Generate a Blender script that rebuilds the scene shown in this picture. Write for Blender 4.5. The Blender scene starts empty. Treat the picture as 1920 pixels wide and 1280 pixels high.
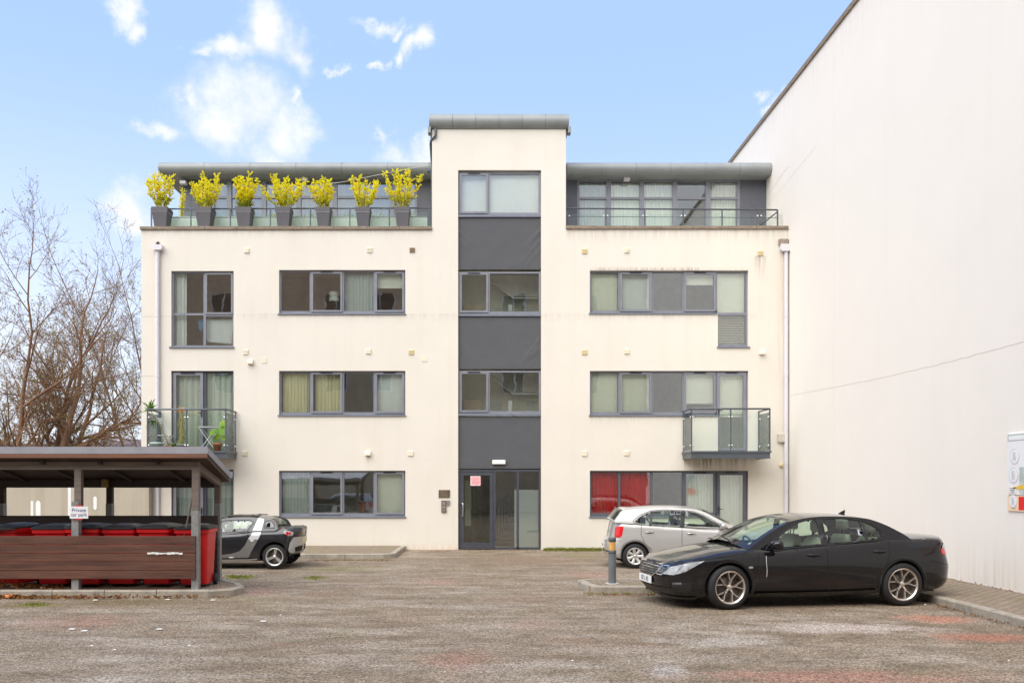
# tunable look
EXPOSURE = 1.78; SUN_E = 1.4
SKYMIX, SKYTINT, SKYFLAT, HAZEC, CLOUDC = .85, (1.15, 1.0, 1.0), (1.35, 1.98, 3.5), (2.85, 3.12, 3.45), (3.12, 3.15, 3.25)
CREAMC = (.735, .69, .605); WHITEC = (.83, .785, .72)
GA, GB, GC = (.145, .106, .070), (.235, .183, .128), (.32, .262, .195); GRED = (.30, .165, .115); GPALE = (.48, .425, .365); GMOSS = (.23, .215, .11)
# broad stains of the tarmac: picture position, radii in px, colour, strength
GPATCH = [(860,1238,80,24,(.36,.18,.13),.45),(1000,1170,60,12,(.34,.21,.16),.4),(1750,1158,80,10,(.44,.20,.13),.8),(1860,1195,120,14,(.34,.15,.10),.85),(1560,1268,300,20,(.33,.17,.12),.75),(480,1108,60,10,(.32,.19,.14),.5),
 (1000,1050,140,9,(.24,.16,.11),.7),(1110,1078,60,10,(.34,.19,.14),.5),(820,1090,60,8,(.36,.23,.18),.5),(150,1165,130,16,(.34,.20,.15),.6),(1580,1175,230,12,(.50,.42,.37),.7),(1250,1255,60,16,(.52,.48,.45),.5),(1350,1200,150,14,(.50,.46,.42),.4),
 (450,1082,34,4,(.22,.23,.03),.8),(590,1083,30,4,(.22,.23,.05),.6),(60,1133,60,5,(.17,.16,.03),.8),(250,1128,160,7,(.17,.13,.07),.8),(640,1066,80,8,(.20,.19,.09),.5),(860,1050,200,7,(.22,.17,.12),.7),(1080,1040,60,6,(.18,.16,.07),.6),
 (500,1200,160,10,(.22,.18,.14),.4),(1300,1140,120,12,(.26,.20,.13),.5)]

import bpy, bmesh, math, random
from mathutils import Vector, Matrix, geometry, noise
R = math.radians; PI = math.pi
C = bpy.context.scene.collection
random.seed(7)
# ---------------------------------------------------------------- camera constants
F, H, PX, PY, SC = 1650.0, 1.88, 900.0, 905.0, 66.5      # focal (px of 1920), eye height, vanishing point, px per metre on the facade
D = F / SC                                               # distance of the facade
def fx(px): return (px - PX) / SC
def fz(py): return H + (PY - py) / SC
def at(px, py, Y): return Vector(((px - PX) * Y / F, Y, H + (PY - py) * Y / F))
def gnd(px, py, z=0.0):
    Y = F * (H - z) / (py - PY); return Vector(((px - PX) * Y / F, Y, z))
# ---------------------------------------------------------------- materials
def nd(nt, t, x=0, y=0, **kw):
    n = nt.nodes.new(t); n.location = (x, y)
    for k, v in kw.items(): setattr(n, k, v)
    return n
def newmat(name):
    m = bpy.data.materials.new(name); m.use_nodes = True; nt = m.node_tree
    b = nt.nodes['Principled BSDF']; return m, nt, b
def ramp(nt, fac, stops):
    r = nd(nt, 'ShaderNodeValToRGB'); e = r.color_ramp.elements
    while len(e) < len(stops): e.new(.5)
    for i, (p, c) in enumerate(stops):
        e[i].position = p; e[i].color = (*c, 1) if len(c) == 3 else c
    nt.links.new(fac, r.inputs[0]); return r.outputs[0]
def tex_noise(nt, scale, detail=4, rough=.6, vec=None, sc=None, loc=None):
    n = nd(nt, 'ShaderNodeTexNoise'); n.inputs['Scale'].default_value = scale
    n.inputs['Detail'].default_value = detail; n.inputs['Roughness'].default_value = rough
    if vec is None: vec = nd(nt, 'ShaderNodeTexCoord').outputs['Object']
    if sc is not None or loc is not None:
        mp = nd(nt, 'ShaderNodeMapping'); nt.links.new(vec, mp.inputs[0])
        if sc is not None: mp.inputs['Scale'].default_value = sc
        if loc is not None: mp.inputs['Location'].default_value = loc
        vec = mp.outputs[0]
    nt.links.new(vec, n.inputs['Vector']); return n.outputs['Fac']
def mixc(nt, fac, a, b, mode='MIX'):
    m = nd(nt, 'ShaderNodeMix', data_type='RGBA', blend_type=mode)
    for s, v in ((0, fac), (6, a), (7, b)):
        if hasattr(v, 'links'): nt.links.new(v, m.inputs[s])
        elif isinstance(v, (int, float)): m.inputs[s].default_value = v
        else: m.inputs[s].default_value = (*v, 1)
    return m.outputs[2]
def mth(nt, op, a, b=None, c=None, clamp=False):
    m = nd(nt, 'ShaderNodeMath', operation=op); m.use_clamp = clamp
    for i, v in enumerate((a, b, c)):
        if v is None: continue
        if hasattr(v, 'links'): nt.links.new(v, m.inputs[i])
        else: m.inputs[i].default_value = v
    return m.outputs[0]
def mat(name, col, rough=.6, metal=0, var=.12, vs=6.0, bump=0, bs=40., coat=0, stretch=None, spec=None):
    m, nt, b = newmat(name)
    if var:
        f = tex_noise(nt, vs, 5, .65, sc=stretch)
        c = mixc(nt, ramp(nt, f, [(.3, (0, 0, 0)), (.7, (1, 1, 1))]), tuple(x * (1 - var) for x in col), tuple(min(1, x * (1 + var)) for x in col))
        nt.links.new(c, b.inputs['Base Color'])
        rr = mth(nt, 'MULTIPLY_ADD', f, .25, rough - .125, True); nt.links.new(rr, b.inputs['Roughness'])
    else:
        b.inputs['Base Color'].default_value = (*col, 1); b.inputs['Roughness'].default_value = rough
    b.inputs['Metallic'].default_value = metal
    if coat: b.inputs['Coat Weight'].default_value = coat; b.inputs['Coat Roughness'].default_value = .04
    if spec is not None: b.inputs['Specular IOR Level'].default_value = spec
    if bump:
        bn = nd(nt, 'ShaderNodeBump'); bn.inputs['Strength'].default_value = bump; bn.inputs['Distance'].default_value = .02
        nt.links.new(tex_noise(nt, bs, 4, .7, sc=stretch), bn.inputs['Height']); nt.links.new(bn.outputs[0], b.inputs['Normal'])
    return m
def glass_mat(name, tint, base=.04, wob=0.0, rough=0.0, bl=.25):
    m, nt, b = newmat(name); nt.nodes.remove(b); out = nt.nodes['Material Output']
    tr = nd(nt, 'ShaderNodeBsdfTransparent'); tr.inputs[0].default_value = (*tint, 1)
    gl = nd(nt, 'ShaderNodeBsdfGlossy'); gl.inputs['Roughness'].default_value = rough; gl.inputs[0].default_value = (.95, .97, 1, 1)
    fr = nd(nt, 'ShaderNodeLayerWeight'); fr.inputs[0].default_value = bl
    f = mth(nt, 'MULTIPLY_ADD', fr.outputs['Fresnel'], .9, base, True)
    if wob:
        bn = nd(nt, 'ShaderNodeBump'); bn.inputs['Strength'].default_value = wob; bn.inputs['Distance'].default_value = .05
        nt.links.new(tex_noise(nt, 1.3, 2, .4), bn.inputs['Height'])
        nt.links.new(bn.outputs[0], gl.inputs['Normal'])
    mx = nd(nt, 'ShaderNodeMixShader'); nt.links.new(f, mx.inputs[0]); nt.links.new(tr.outputs[0], mx.inputs[1]); nt.links.new(gl.outputs[0], mx.inputs[2])
    nt.links.new(mx.outputs[0], out.inputs[0]); return m
# ---------------------------------------------------------------- mesh builder
class MB:
    def __init__(s): s.v = []; s.f = []; s.sm = []
    def add(s, vs, fs, smooth=False):
        o = len(s.v); s.v += [Vector(p) for p in vs]
        for f in fs: s.f.append([i + o for i in f]); s.sm.append(smooth)
        return s
    def box(s, x0, x1, y0, y1, z0, z1, bev=0):
        if bev:
            bm = bmesh.new(); bmesh.ops.create_cube(bm, size=1)
            for v in bm.verts: v.co = Vector(((x0+x1)/2 + v.co.x*(x1-x0), (y0+y1)/2 + v.co.y*(y1-y0), (z0+z1)/2 + v.co.z*(z1-z0)))
            bmesh.ops.bevel(bm, geom=bm.edges[:], offset=bev, segments=2, affect='EDGES', profile=.5)
            bm.verts.index_update(); s.add([v.co.copy() for v in bm.verts], [[v.index for v in f.verts] for f in bm.faces], False); bm.free(); return s
        v = [(x, y, z) for x in (x0, x1) for y in (y0, y1) for z in (z0, z1)]
        return s.add(v, [(0,1,3,2),(4,6,7,5),(0,4,5,1),(2,3,7,6),(0,2,6,4),(1,5,7,3)])
    def quad(s, a, b, c, d): return s.add([a, b, c, d], [(0, 1, 2, 3)])
    def bar(s, a, b, w, d=None, up=(0, 0, 1)):
        a, b = Vector(a), Vector(b); d = d or w; t = (b - a).normalized(); up = Vector(up)
        if abs(t.dot(up)) > .98: up = Vector((0, 1, 0))
        x = t.cross(up).normalized(); y = x.cross(t).normalized()
        v = [p + x * sx * w / 2 + y * sy * d / 2 for p in (a, b) for sx, sy in ((-1,-1),(1,-1),(1,1),(-1,1))]
        return s.add(v, [(3,2,1,0),(4,5,6,7),(0,1,5,4),(1,2,6,5),(2,3,7,6),(3,0,4,7)])
    def tube(s, pts, r, n=8, cap=True, smooth=True):
        pts = [Vector(p) for p in pts]; m = len(pts); rs = r if isinstance(r, (list, tuple)) else [r] * m
        t0 = (pts[1] - pts[0]).normalized(); ax = Vector((0, 0, 1)) if abs(t0.z) < .9 else Vector((0, 1, 0))
        x = t0.cross(ax).normalized(); v = []; f = []
        for i, p in enumerate(pts):
            t = (pts[min(i+1, m-1)] - pts[max(i-1, 0)]).normalized()
            x = (x - t * x.dot(t)).normalized(); y = t.cross(x)
            for k in range(n):
                a = 2 * PI * k / n; v.append(p + (x * math.cos(a) + y * math.sin(a)) * rs[i])
        for i in range(m - 1):
            for k in range(n): f.append((i*n+k, i*n+(k+1) % n, (i+1)*n+(k+1) % n, (i+1)*n+k))
        s.add(v, f, smooth)
        if cap: s.add(v[:n][::-1], [tuple(range(n))]); s.add(v[-n:], [tuple(range(n))])
        return s
    def lathe(s, prof, n=24, axis='z', o=(0, 0, 0), smooth=True):
        v = []; f = []; o = Vector(o); m = len(prof)
        for r, h in prof:
            for k in range(n):
                a = 2*PI*k/n; c, d = r*math.cos(a), r*math.sin(a)
                v.append(o + (Vector((c, d, h)) if axis == 'z' else Vector((c, h, -d)) if axis == 'y' else Vector((h, c, d))))
        for i in range(m-1):
            for k in range(n): f.append((i*n+k, i*n+(k+1) % n, (i+1)*n+(k+1) % n, (i+1)*n+k))
        return s.add(v, f, smooth)
    def prism(s, poly, y0, y1, axis='y'):
        """poly of (a,b); axis y -> (a,y,b); axis x -> (y,a,b); axis z -> (a,b,y)"""
        mk = {'y': lambda p, t: (p[0], t, p[1]), 'x': lambda p, t: (t, p[0], p[1]), 'z': lambda p, t: (p[0], p[1], t)}[axis]
        n = len(poly); v = [mk(p, y0) for p in poly] + [mk(p, y1) for p in poly]
        return s.add(v, [tuple(range(n))[::-1], tuple(range(n, 2*n))] + [(i, (i+1) % n, n+(i+1) % n, n+i) for i in range(n)])
    def build(s, name, m, parent=None, fix=True, merge=0, ang=None, loc=None):
        me = bpy.data.meshes.new(name); me.from_pydata([tuple(p) for p in s.v], [], s.f)
        me.polygons.foreach_set('use_smooth', s.sm)
        if True:
            bm = bmesh.new(); bm.from_mesh(me); bmesh.ops.delete(bm, geom=[v for v in bm.verts if not v.link_faces], context='VERTS')
            if merge: bmesh.ops.remove_doubles(bm, verts=bm.verts, dist=merge)
            if fix: bmesh.ops.recalc_face_normals(bm, faces=bm.faces)
            bm.to_mesh(me); bm.free()
        if ang: me.set_sharp_from_angle(angle=R(ang))
        me.update(); o = bpy.data.objects.new(name, me); C.objects.link(o)
        if m: me.materials.append(m)
        if parent is not None: o.parent = parent
        if loc: o.location = loc
        return o
def tag(o, label=None, cat=None, group=None, kind=None):
    for k, v in (('label', label), ('category', cat), ('group', group), ('kind', kind)):
        if v: o[k] = v
    return o
def empty(name, loc=(0, 0, 0), rz=0, label=None, cat=None, group=None):
    o = bpy.data.objects.new(name, None); C.objects.link(o); o.location = loc; o.rotation_euler = (0, 0, rz); o.empty_display_size = .2
    return tag(o, label, cat, group)
def copy_tree(o, parent=None):
    c = o.copy(); C.objects.link(c)
    if parent is not None: c.parent = parent
    for ch in list(o.children): copy_tree(ch, c)
    return c
def text(s, name, m, size, loc, rot=(PI/2, 0, 0), parent=None, depth=.003, align='CENTER'):
    cu = bpy.data.curves.new(name, 'FONT'); cu.body = s; cu.size = size; cu.extrude = depth; cu.align_x = align; cu.align_y = 'CENTER'
    t = bpy.data.objects.new(name, cu); C.objects.link(t)
    dg = bpy.context.evaluated_depsgraph_get(); me = bpy.data.meshes.new_from_object(t.evaluated_get(dg))
    bpy.data.objects.remove(t); o = bpy.data.objects.new(name, me); C.objects.link(o); me.materials.clear(); me.materials.append(m)
    o.location = loc; o.rotation_euler = rot
    if parent is not None: o.parent = parent
    return o
def lerp(tab, x):
    if x <= tab[0][0]: return tab[0][1]
    for (a, p), (b, q) in zip(tab, tab[1:]):
        if x <= b: return p + (q - p) * (x - a) / (b - a)
    return tab[-1][1]
def smooth_tab(tab, n=8):
    """Catmull-Rom densified table of points"""
    out = []; P = [tab[0]] + list(tab) + [tab[-1]]
    for i in range(1, len(P) - 2):
        p0, p1, p2, p3 = P[i-1], P[i], P[i+1], P[i+2]
        for k in range(n):
            t = k / n
            out.append(tuple(.5 * ((2*p1[j]) + (-p0[j]+p2[j])*t + (2*p0[j]-5*p1[j]+4*p2[j]-p3[j])*t*t + (-p0[j]+3*p1[j]-3*p2[j]+p3[j])*t**3) for j in range(2)))
    out.append(tuple(tab[-1])); return out
def inside(poly, p):
    x, y = p; c = False; n = len(poly); j = n - 1
    for i in range(n):
        if (poly[i][1] > y) != (poly[j][1] > y) and x < (poly[j][0]-poly[i][0]) * (y-poly[i][1]) / (poly[j][1]-poly[i][1]) + poly[i][0]: c = not c
        j = i
    return c
def segdist(poly, p):
    x, y = p; best = 9; n = len(poly)
    for i in range(n):
        ax, ay = poly[i][0], poly[i][1]; bx, by = poly[(i+1) % n][0], poly[(i+1) % n][1]
        dx, dy = bx-ax, by-ay; L = dx*dx+dy*dy
        t = 0 if L == 0 else max(0, min(1, ((x-ax)*dx+(y-ay)*dy)/L)); q = (ax+t*dx-x)**2+(ay+t*dy-y)**2
        if q < best: best = q
    return math.sqrt(best)
def cdt(outer, holes=(), g=.06, extra=()):
    """triangulated 2D region with interior grid points -> (points, tris)"""
    vs = []; es = []
    for poly in [outer, *holes]:
        o = len(vs); vs += [Vector(p[:2]) for p in poly]; n = len(poly)
        es += [(o+i, o+(i+1) % n) for i in range(n)]
    x0, x1 = min(p[0] for p in outer), max(p[0] for p in outer); y0, y1 = min(p[1] for p in outer), max(p[1] for p in outer)
    nx, ny = max(1, int((x1-x0)/g)), max(1, int((y1-y0)/g))
    for i in range(nx+1):
        for j in range(ny+1):
            p = (x0+(x1-x0)*i/nx, y0+(y1-y0)*j/ny)
            if inside(outer, p) and segdist(outer, p) > g*.35 and all(not inside(h, p) and segdist(h, p) > g*.35 for h in holes): vs.append(Vector(p))
    v2, _, fs, *_ = geometry.delaunay_2d_cdt(vs, es, [], 0, 1e-6)
    out = []
    for f in fs:
        c = (sum(v2[i].x for i in f)/len(f), sum(v2[i].y for i in f)/len(f))
        if inside(outer, c) and not any(inside(h, c) for h in holes): out.append(tuple(f))
    return [(v.x, v.y) for v in v2], out

# ---------------------------------------------------------------- camera, sun, sky
cam = bpy.data.objects.new('camera', bpy.data.cameras.new('camera')); C.objects.link(cam)
cam.location = (0, 0, H); cam.rotation_euler = (PI/2, 0, 0)
cd = cam.data; cd.sensor_width = 36; cd.lens = 36 * F / 1920; cd.shift_x = 60 / 1920; cd.shift_y = 265 / 1920; cd.clip_end = 5000; cd.clip_start = .05
S = bpy.context.scene; S.camera = cam
S.view_settings.view_transform = 'Standard'; S.view_settings.look = 'None'; S.view_settings.exposure = EXPOSURE; S.view_settings.gamma = 1
sun = bpy.data.objects.new('sun', bpy.data.lights.new('sun', 'SUN')); C.objects.link(sun)
SUN_EL, SUN_AZ = R(50), R(216)          # azimuth clockwise from +Y: behind the camera, to the left
sun.data.energy = SUN_E; sun.data.angle = R(70); sun.data.color = (1, .955, .89)
sd = Vector((math.sin(SUN_AZ)*math.cos(SUN_EL), math.cos(SUN_AZ)*math.cos(SUN_EL), math.sin(SUN_EL)))
sun.rotation_euler = sd.to_track_quat('Z', 'Y').to_euler(); sun.location = sd * 60
W = bpy.data.worlds.new('World'); S.world = W; W.use_nodes = True; nt = W.node_tree
bg = nt.nodes['Background']; bg.inputs['Strength'].default_value = .1
sky = nd(nt, 'ShaderNodeTexSky'); sky.sky_type = 'NISHITA'; sky.sun_disc = False; sky.sun_elevation = SUN_EL; sky.sun_rotation = SUN_AZ
sky.altitude = 50; sky.air_density = 1.0; sky.dust_density = .6; sky.ozone_density = 1.5
g = nd(nt, 'ShaderNodeTexCoord').outputs['Generated']
sep = nd(nt, 'ShaderNodeSeparateXYZ'); nt.links.new(g, sep.inputs[0]); X_, Y_, Z_ = sep.outputs
az = mth(nt, 'ARCTAN2', X_, Y_); el = mth(nt, 'ARCSINE', Z_)
comb = nd(nt, 'ShaderNodeCombineXYZ'); nt.links.new(az, comb.inputs[0]); nt.links.new(el, comb.inputs[1])
# warp the lookup so that the cloud outlines are ragged
wn = nd(nt, 'ShaderNodeTexNoise'); wn.inputs['Scale'].default_value = 9; wn.inputs['Detail'].default_value = 7; wn.inputs['Roughness'].default_value = .62
nt.links.new(comb.outputs[0], wn.inputs['Vector'])
ws = nd(nt, 'ShaderNodeVectorMath', operation='MULTIPLY_ADD'); nt.links.new(wn.outputs['Color'], ws.inputs[0]); ws.inputs[1].default_value = (.17, .11, 0); ws.inputs[2].default_value = (-.085, -.055, 0)
wp = nd(nt, 'ShaderNodeVectorMath', operation='ADD'); nt.links.new(comb.outputs[0], wp.inputs[0]); nt.links.new(ws.outputs[0], wp.inputs[1])
blobs = [(205,5,38,34),(235,45,26,22),(505,55,66,40),(560,85,42,36),(430,85,62,20),(375,98,34,13),
 (460,195,125,56),(545,225,60,56),(400,225,90,42),(500,270,70,26),(345,190,26,22),(300,270,40,18),(575,165,22,20),(700,42,36,14),(735,58,22,10),(652,118,17,12),
 (790,78,30,20),(760,95,20,12),(712,106,20,8),(770,285,62,24),(790,262,34,20),(722,248,18,20),(240,390,50,30),(1418,150,20,14),(1470,170,30,22),(1445,185,22,10)]
fld = None
for (px, py, rx, ry) in blobs:
    d = Vector(((px-PX)/F, 1, (PY-py)/F)).normalized(); a, e = math.atan2(d.x, d.y), math.asin(d.z)
    s1 = nd(nt, 'ShaderNodeVectorMath', operation='SUBTRACT'); nt.links.new(wp.outputs[0], s1.inputs[0]); s1.inputs[1].default_value = (a, e, 0)
    s2 = nd(nt, 'ShaderNodeVectorMath', operation='MULTIPLY'); nt.links.new(s1.outputs[0], s2.inputs[0]); k = F / (d.y ** 1.0) * .93
    s2.inputs[1].default_value = (k/rx/1.15, k/ry/1.15, 0)
    s3 = nd(nt, 'ShaderNodeVectorMath', operation='LENGTH'); nt.links.new(s2.outputs[0], s3.inputs[0])
    v = mth(nt, 'SUBTRACT', 1.0, s3.outputs['Value'])
    fld = v if fld is None else mth(nt, 'SMOOTH_MAX', fld, v, .25)
n2 = nd(nt, 'ShaderNodeTexNoise'); n2.inputs['Scale'].default_value = 22; n2.inputs['Detail'].default_value = 8; n2.inputs['Roughness'].default_value = .6; nt.links.new(comb.outputs[0], n2.inputs['Vector'])
dens = mth(nt, 'ADD', fld, mth(nt, 'MULTIPLY_ADD', n2.outputs['Fac'], 1.3, -.62))
# clouds elsewhere in the sky (behind the camera)
n3 = nd(nt, 'ShaderNodeTexNoise'); n3.inputs['Scale'].default_value = 3.2; n3.inputs['Detail'].default_value = 6; nt.links.new(g, n3.inputs['Vector'])
back = nd(nt, 'ShaderNodeMapRange'); nt.links.new(Y_, back.inputs[0]); back.inputs[1].default_value = .25; back.inputs[2].default_value = -.15
els = mth(nt, 'MULTIPLY', back.outputs[0], mth(nt, 'MULTIPLY_ADD', n3.outputs['Fac'], 6, -2.3, True))
mr = nd(nt, 'ShaderNodeMapRange', interpolation_type='SMOOTHSTEP'); nt.links.new(dens, mr.inputs[0]); mr.inputs[1].default_value = -.2; mr.inputs[2].default_value = 1.05
cl = mth(nt, 'MAXIMUM', mth(nt, 'MULTIPLY', mr.outputs[0], .95), els)
skyc = mixc(nt, SKYMIX, mixc(nt, 1.0, sky.outputs[0], SKYTINT, 'MULTIPLY'), SKYFLAT)
hz = nd(nt, 'ShaderNodeMapRange', interpolation_type='SMOOTHSTEP'); nt.links.new(el, hz.inputs[0]); hz.inputs[1].default_value = .46; hz.inputs[2].default_value = .0
side = nd(nt, 'ShaderNodeMapRange', interpolation_type='SMOOTHSTEP'); nt.links.new(az, side.inputs[0]); side.inputs[1].default_value = .25; side.inputs[2].default_value = -.55
hzf = mth(nt, 'MULTIPLY', hz.outputs[0], mth(nt, 'MULTIPLY_ADD', side.outputs[0], .45, .62), clamp=True)
c1 = mixc(nt, hzf, skyc, HAZEC)
c2 = mixc(nt, cl, c1, mixc(nt, ramp(nt, n2.outputs['Fac'], [(.35, (0,0,0)), (.6, (1,1,1))]), tuple(x*k for x, k in zip(CLOUDC, (.86,.90,.98))), CLOUDC))
nt.links.new(c2, bg.inputs[0])
# ---------------------------------------------------------------- ground
def ground_mat():
    m, nt, b = newmat('worn_tarmac'); tc = nd(nt, 'ShaderNodeTexCoord').outputs['Object']
    big = tex_noise(nt, .55, 6, .62, tc); mid = tex_noise(nt, 1.6, 6, .65, tc, loc=(9, 4, 0), sc=(1, 1.4, 1)); fine = tex_noise(nt, 38, 3, .8, tc); mos = tex_noise(nt, .5, 6, .7, tc, loc=(31, 7, 0))
    base = ramp(nt, mid, [(.25, GA), (.5, GB), (.72, GC)])
    red = mixc(nt, ramp(nt, big, [(.56, (0,0,0)), (.76, (.5,.5,.5))]), base, GRED)
    # paler dusty patches
    pale = mixc(nt, ramp(nt, tex_noise(nt, .8, 7, .7, tc, loc=(3, 40, 0), sc=(.6, 1.7, 1)), [(.48, (0,0,0)), (.72, (.6,.6,.6))]), red, GPALE)
    moss = mixc(nt, ramp(nt, mos, [(.58, (0,0,0)), (.74, (.55,.55,.55))]), pale, GMOSS)
    sp = nd(nt, 'ShaderNodeSeparateXYZ'); nt.links.new(tc, sp.inputs[0])
    mask = None
    def blob(c, cx, cy, rx, ry, col, st):
        vm = nd(nt, 'ShaderNodeMapping'); nt.links.new(tc, vm.inputs[0]); vm.inputs['Location'].default_value = (-cx/rx, -cy/ry, 0); vm.inputs['Scale'].default_value = (1/rx, 1/ry, 0)
        ln = nd(nt, 'ShaderNodeVectorMath', operation='LENGTH'); nt.links.new(vm.outputs[0], ln.inputs[0])
        f = mth(nt, 'SUBTRACT', 1.0, ln.outputs['Value']); f = mth(nt, 'ADD', f, mth(nt, 'MULTIPLY_ADD', mid, 2.4, -1.2)); f = mth(nt, 'ADD', f, mth(nt, 'MULTIPLY_ADD', fine, .8, -.4))
        f = mth(nt, 'MULTIPLY', mth(nt, 'MULTIPLY', f, 1.4, clamp=True), st); return mixc(nt, f, c, col)
    c = moss
    for (px, py, rx, ry, col, st) in GPATCH:
        q = gnd(px, py); ry_ = F*H*(1/(py-ry-PY) - 1/(py+ry-PY))/2; c = blob(c, q.x, q.y, rx*q.y/F, ry_, col, st)
    # stones
    vo = nd(nt, 'ShaderNodeTexVoronoi'); vo.inputs['Scale'].default_value = 62; vo.inputs['Randomness'].default_value = 1; nt.links.new(tc, vo.inputs['Vector'])
    vs = nd(nt, 'ShaderNodeSeparateColor'); nt.links.new(vo.outputs['Color'], vs.inputs[0])
    st = ramp(nt, vs.outputs[0], [(0, (.25,.25,.25)), (.4, (.75,.75,.75)), (.8, (1.2,1.2,1.2)), (1, (1.75,1.7,1.62))])
    c = mixc(nt, .85, c, st, 'MULTIPLY')
    c = mixc(nt, .7, c, ramp(nt, fine, [(.3, (.55,.55,.55)), (.7, (1.45,1.45,1.45))]), 'MULTIPLY')
    nt.links.new(c, b.inputs['Base Color']); b.inputs['Roughness'].default_value = .9; b.inputs['Specular IOR Level'].default_value = .25
    bn = nd(nt, 'ShaderNodeBump'); bn.inputs['Strength'].default_value = .6; bn.inputs['Distance'].default_value = .012
    nt.links.new(mth(nt, 'ADD', vo.outputs['Distance'], mid), bn.inputs['Height']); nt.links.new(bn.outputs[0], b.inputs['Normal']); return m
GM = ground_mat()
mb = MB(); N = 60
xs = [-900, -300, -100, -40] + [-30 + i for i in range(61)] + [40, 100, 300, 900]; ys = [-60, -30, -10] + [i for i in range(0, 40)] + [50, 90, 200, 500, 900, 2500]
vv = [(x, y, (.012*noise.noise(Vector((x*.4, y*.4, 0))) if 6 < y < 24 and abs(x) < 25 else 0)) for y in ys for x in xs]; n_ = len(xs)
mb.add(vv, [(j*n_+i, j*n_+i+1, (j+1)*n_+i+1, (j+1)*n_+i) for j in range(len(ys)-1) for i in range(n_-1)], True)
tag(mb.build('ground', GM), 'worn grey and reddish tarmac of the car park', None, None, 'structure')
KERB = mat('kerb_concrete', (.34, .30, .24), .9, var=.28, vs=5, bump=.5, bs=30)
PAVE = mat('mossy_pavers', (.26, .20, .14), .9, var=.35, vs=4, bump=.4)
def paver_mat():
    m, nt, b = newmat('pavers'); tc = nd(nt, 'ShaderNodeTexCoord').outputs['Object']
    br = nd(nt, 'ShaderNodeTexBrick'); nt.links.new(tc, br.inputs[0]); br.inputs['Color1'].default_value = (.33,.25,.18,1); br.inputs['Color2'].default_value = (.25,.185,.13,1); br.inputs['Mortar'].default_value = (.08,.07,.05,1)
    br.inputs['Scale'].default_value = 1; br.inputs['Brick Width'].default_value = .2; br.inputs['Row Height'].default_value = .1; br.inputs['Mortar Size'].default_value = .012
    mo = ramp(nt, tex_noise(nt, 1.7, 6, .7, tc), [(.5, (0,0,0)), (.68, (.7,.7,.7))]); c = mixc(nt, mo, br.outputs[0], (.16,.16,.06))
    c = mixc(nt, .7, c, ramp(nt, tex_noise(nt, 20, 4, .7, tc), [(.3, (.6,.6,.6)), (.7, (1.4,1.4,1.4))]), 'MULTIPLY')
    nt.links.new(c, b.inputs['Base Color']); b.inputs['Roughness'].default_value = .9
    bn = nd(nt, 'ShaderNodeBump'); bn.inputs['Strength'].default_value = .5; bn.inputs['Distance'].default_value = .01; nt.links.new(br.outputs['Fac'], bn.inputs['Height']); bn.invert = True; nt.links.new(bn.outputs[0], b.inputs['Normal']); return m
PV = paver_mat()
def kerb_run(name, pts, w=.13, h=.12, z=0.0):
    """chunky kerb stones with joints along a polyline; pts run along the outer face, body to the left of travel"""
    mb = MB()
    P = [Vector((p[0], p[1])) for p in pts]
    for i in range(len(P)-1):
        a, b = P[i], P[i+1]; L = (b-a).length; n = max(1, round(L/.9)); d = (b-a).normalized(); q = Vector((-d.y, d.x))
        pa = P[i-1] if i > 0 else None; pb = P[i+2] if i+2 < len(P) else None
        def inn(o, prev, nxt):
            if prev is None or nxt is None: dd = d; return o + q*w
            d1, d2 = (o-prev).normalized(), (nxt-o).normalized(); q1, q2 = Vector((-d1.y, d1.x)), Vector((-d2.y, d2.x)); mq = (q1+q2).normalized()
            return o + mq*w/max(.4, mq.dot(q))
        ia, ib = inn(a, pa, b), inn(b, a, pb)
        for k in range(n):
            t0, t1 = k/n, (k+1)/n; g0 = .006/L if k else 0
            o0, o1 = a.lerp(b, t0+g0), a.lerp(b, t1-(.006/L if k < n-1 else 0)); i0, i1 = ia.lerp(ib, t0+g0), ia.lerp(ib, t1-(.006/L if k < n-1 else 0))
            hh = h + random.uniform(-.003, .003); c = .018; n0 = (i0-o0).normalized()*c; n1 = (i1-o1).normalized()*c
            v = [(*o0, z-.1), (*o1, z-.1), (*o0, z+hh-c), (*o1, z+hh-c), (*(o0+n0), z+hh), (*(o1+n1), z+hh), (*i0, z+hh), (*i1, z+hh), (*i0, z-.1), (*i1, z-.1)]
            mb.add(v, [(0,1,3,2),(2,3,5,4),(4,5,7,6),(6,7,9,8),(0,2,4,6,8),(1,9,7,5,3)])
    return tag(mb.build(name, KERB), None, None, None, 'structure')
def slab(name, poly, z, m): 
    mb = MB(); n = len(poly); mb.add([(*p, z) for p in poly] + [(*p, -.05) for p in poly], [tuple(range(n))] + [(i, (i+1) % n, n+(i+1) % n, n+i) for i in range(n)])
    return tag(mb.build(name, m), None, None, None, 'structure')
# pavement along the white wall
WX = (1478-PX)/SC; KX = (H-.12)/.249
slab('pavement', [(KX+.12, 5), (WX+.02, 5), (WX+.02, D-.02), (KX+.12, D-.02)], .115, PV)
kerb_run('kerb', [(KX, D-.05), (KX, 5)])
# island under the bollard


def gp(px, py): q = gnd(px, py); return (q.x, q.y)
isl = [gp(1096,1106), gp(1112,1111.5), gp(1440,1112)]
yb = gp(1440, 1096)[1]; isl2 = [(gp(1440,1112)[0], gp(1440,1112)[1]), (gp(1440,1112)[0], yb), (gp(1115,1098)[0], yb), (gp(1096,1106)[0]-.06, yb-.22), gp(1096,1106)]
kerb_run('kerb', isl + isl2[1:], w=.12)
slab('paving', [(isl[1][0]-.05, isl[1][1]+.1), (isl[2][0]-.1, isl[2][1]+.1), (isl[2][0]-.1, yb-.1), (isl[1][0]-.02, yb-.1)], .11, PV)
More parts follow.
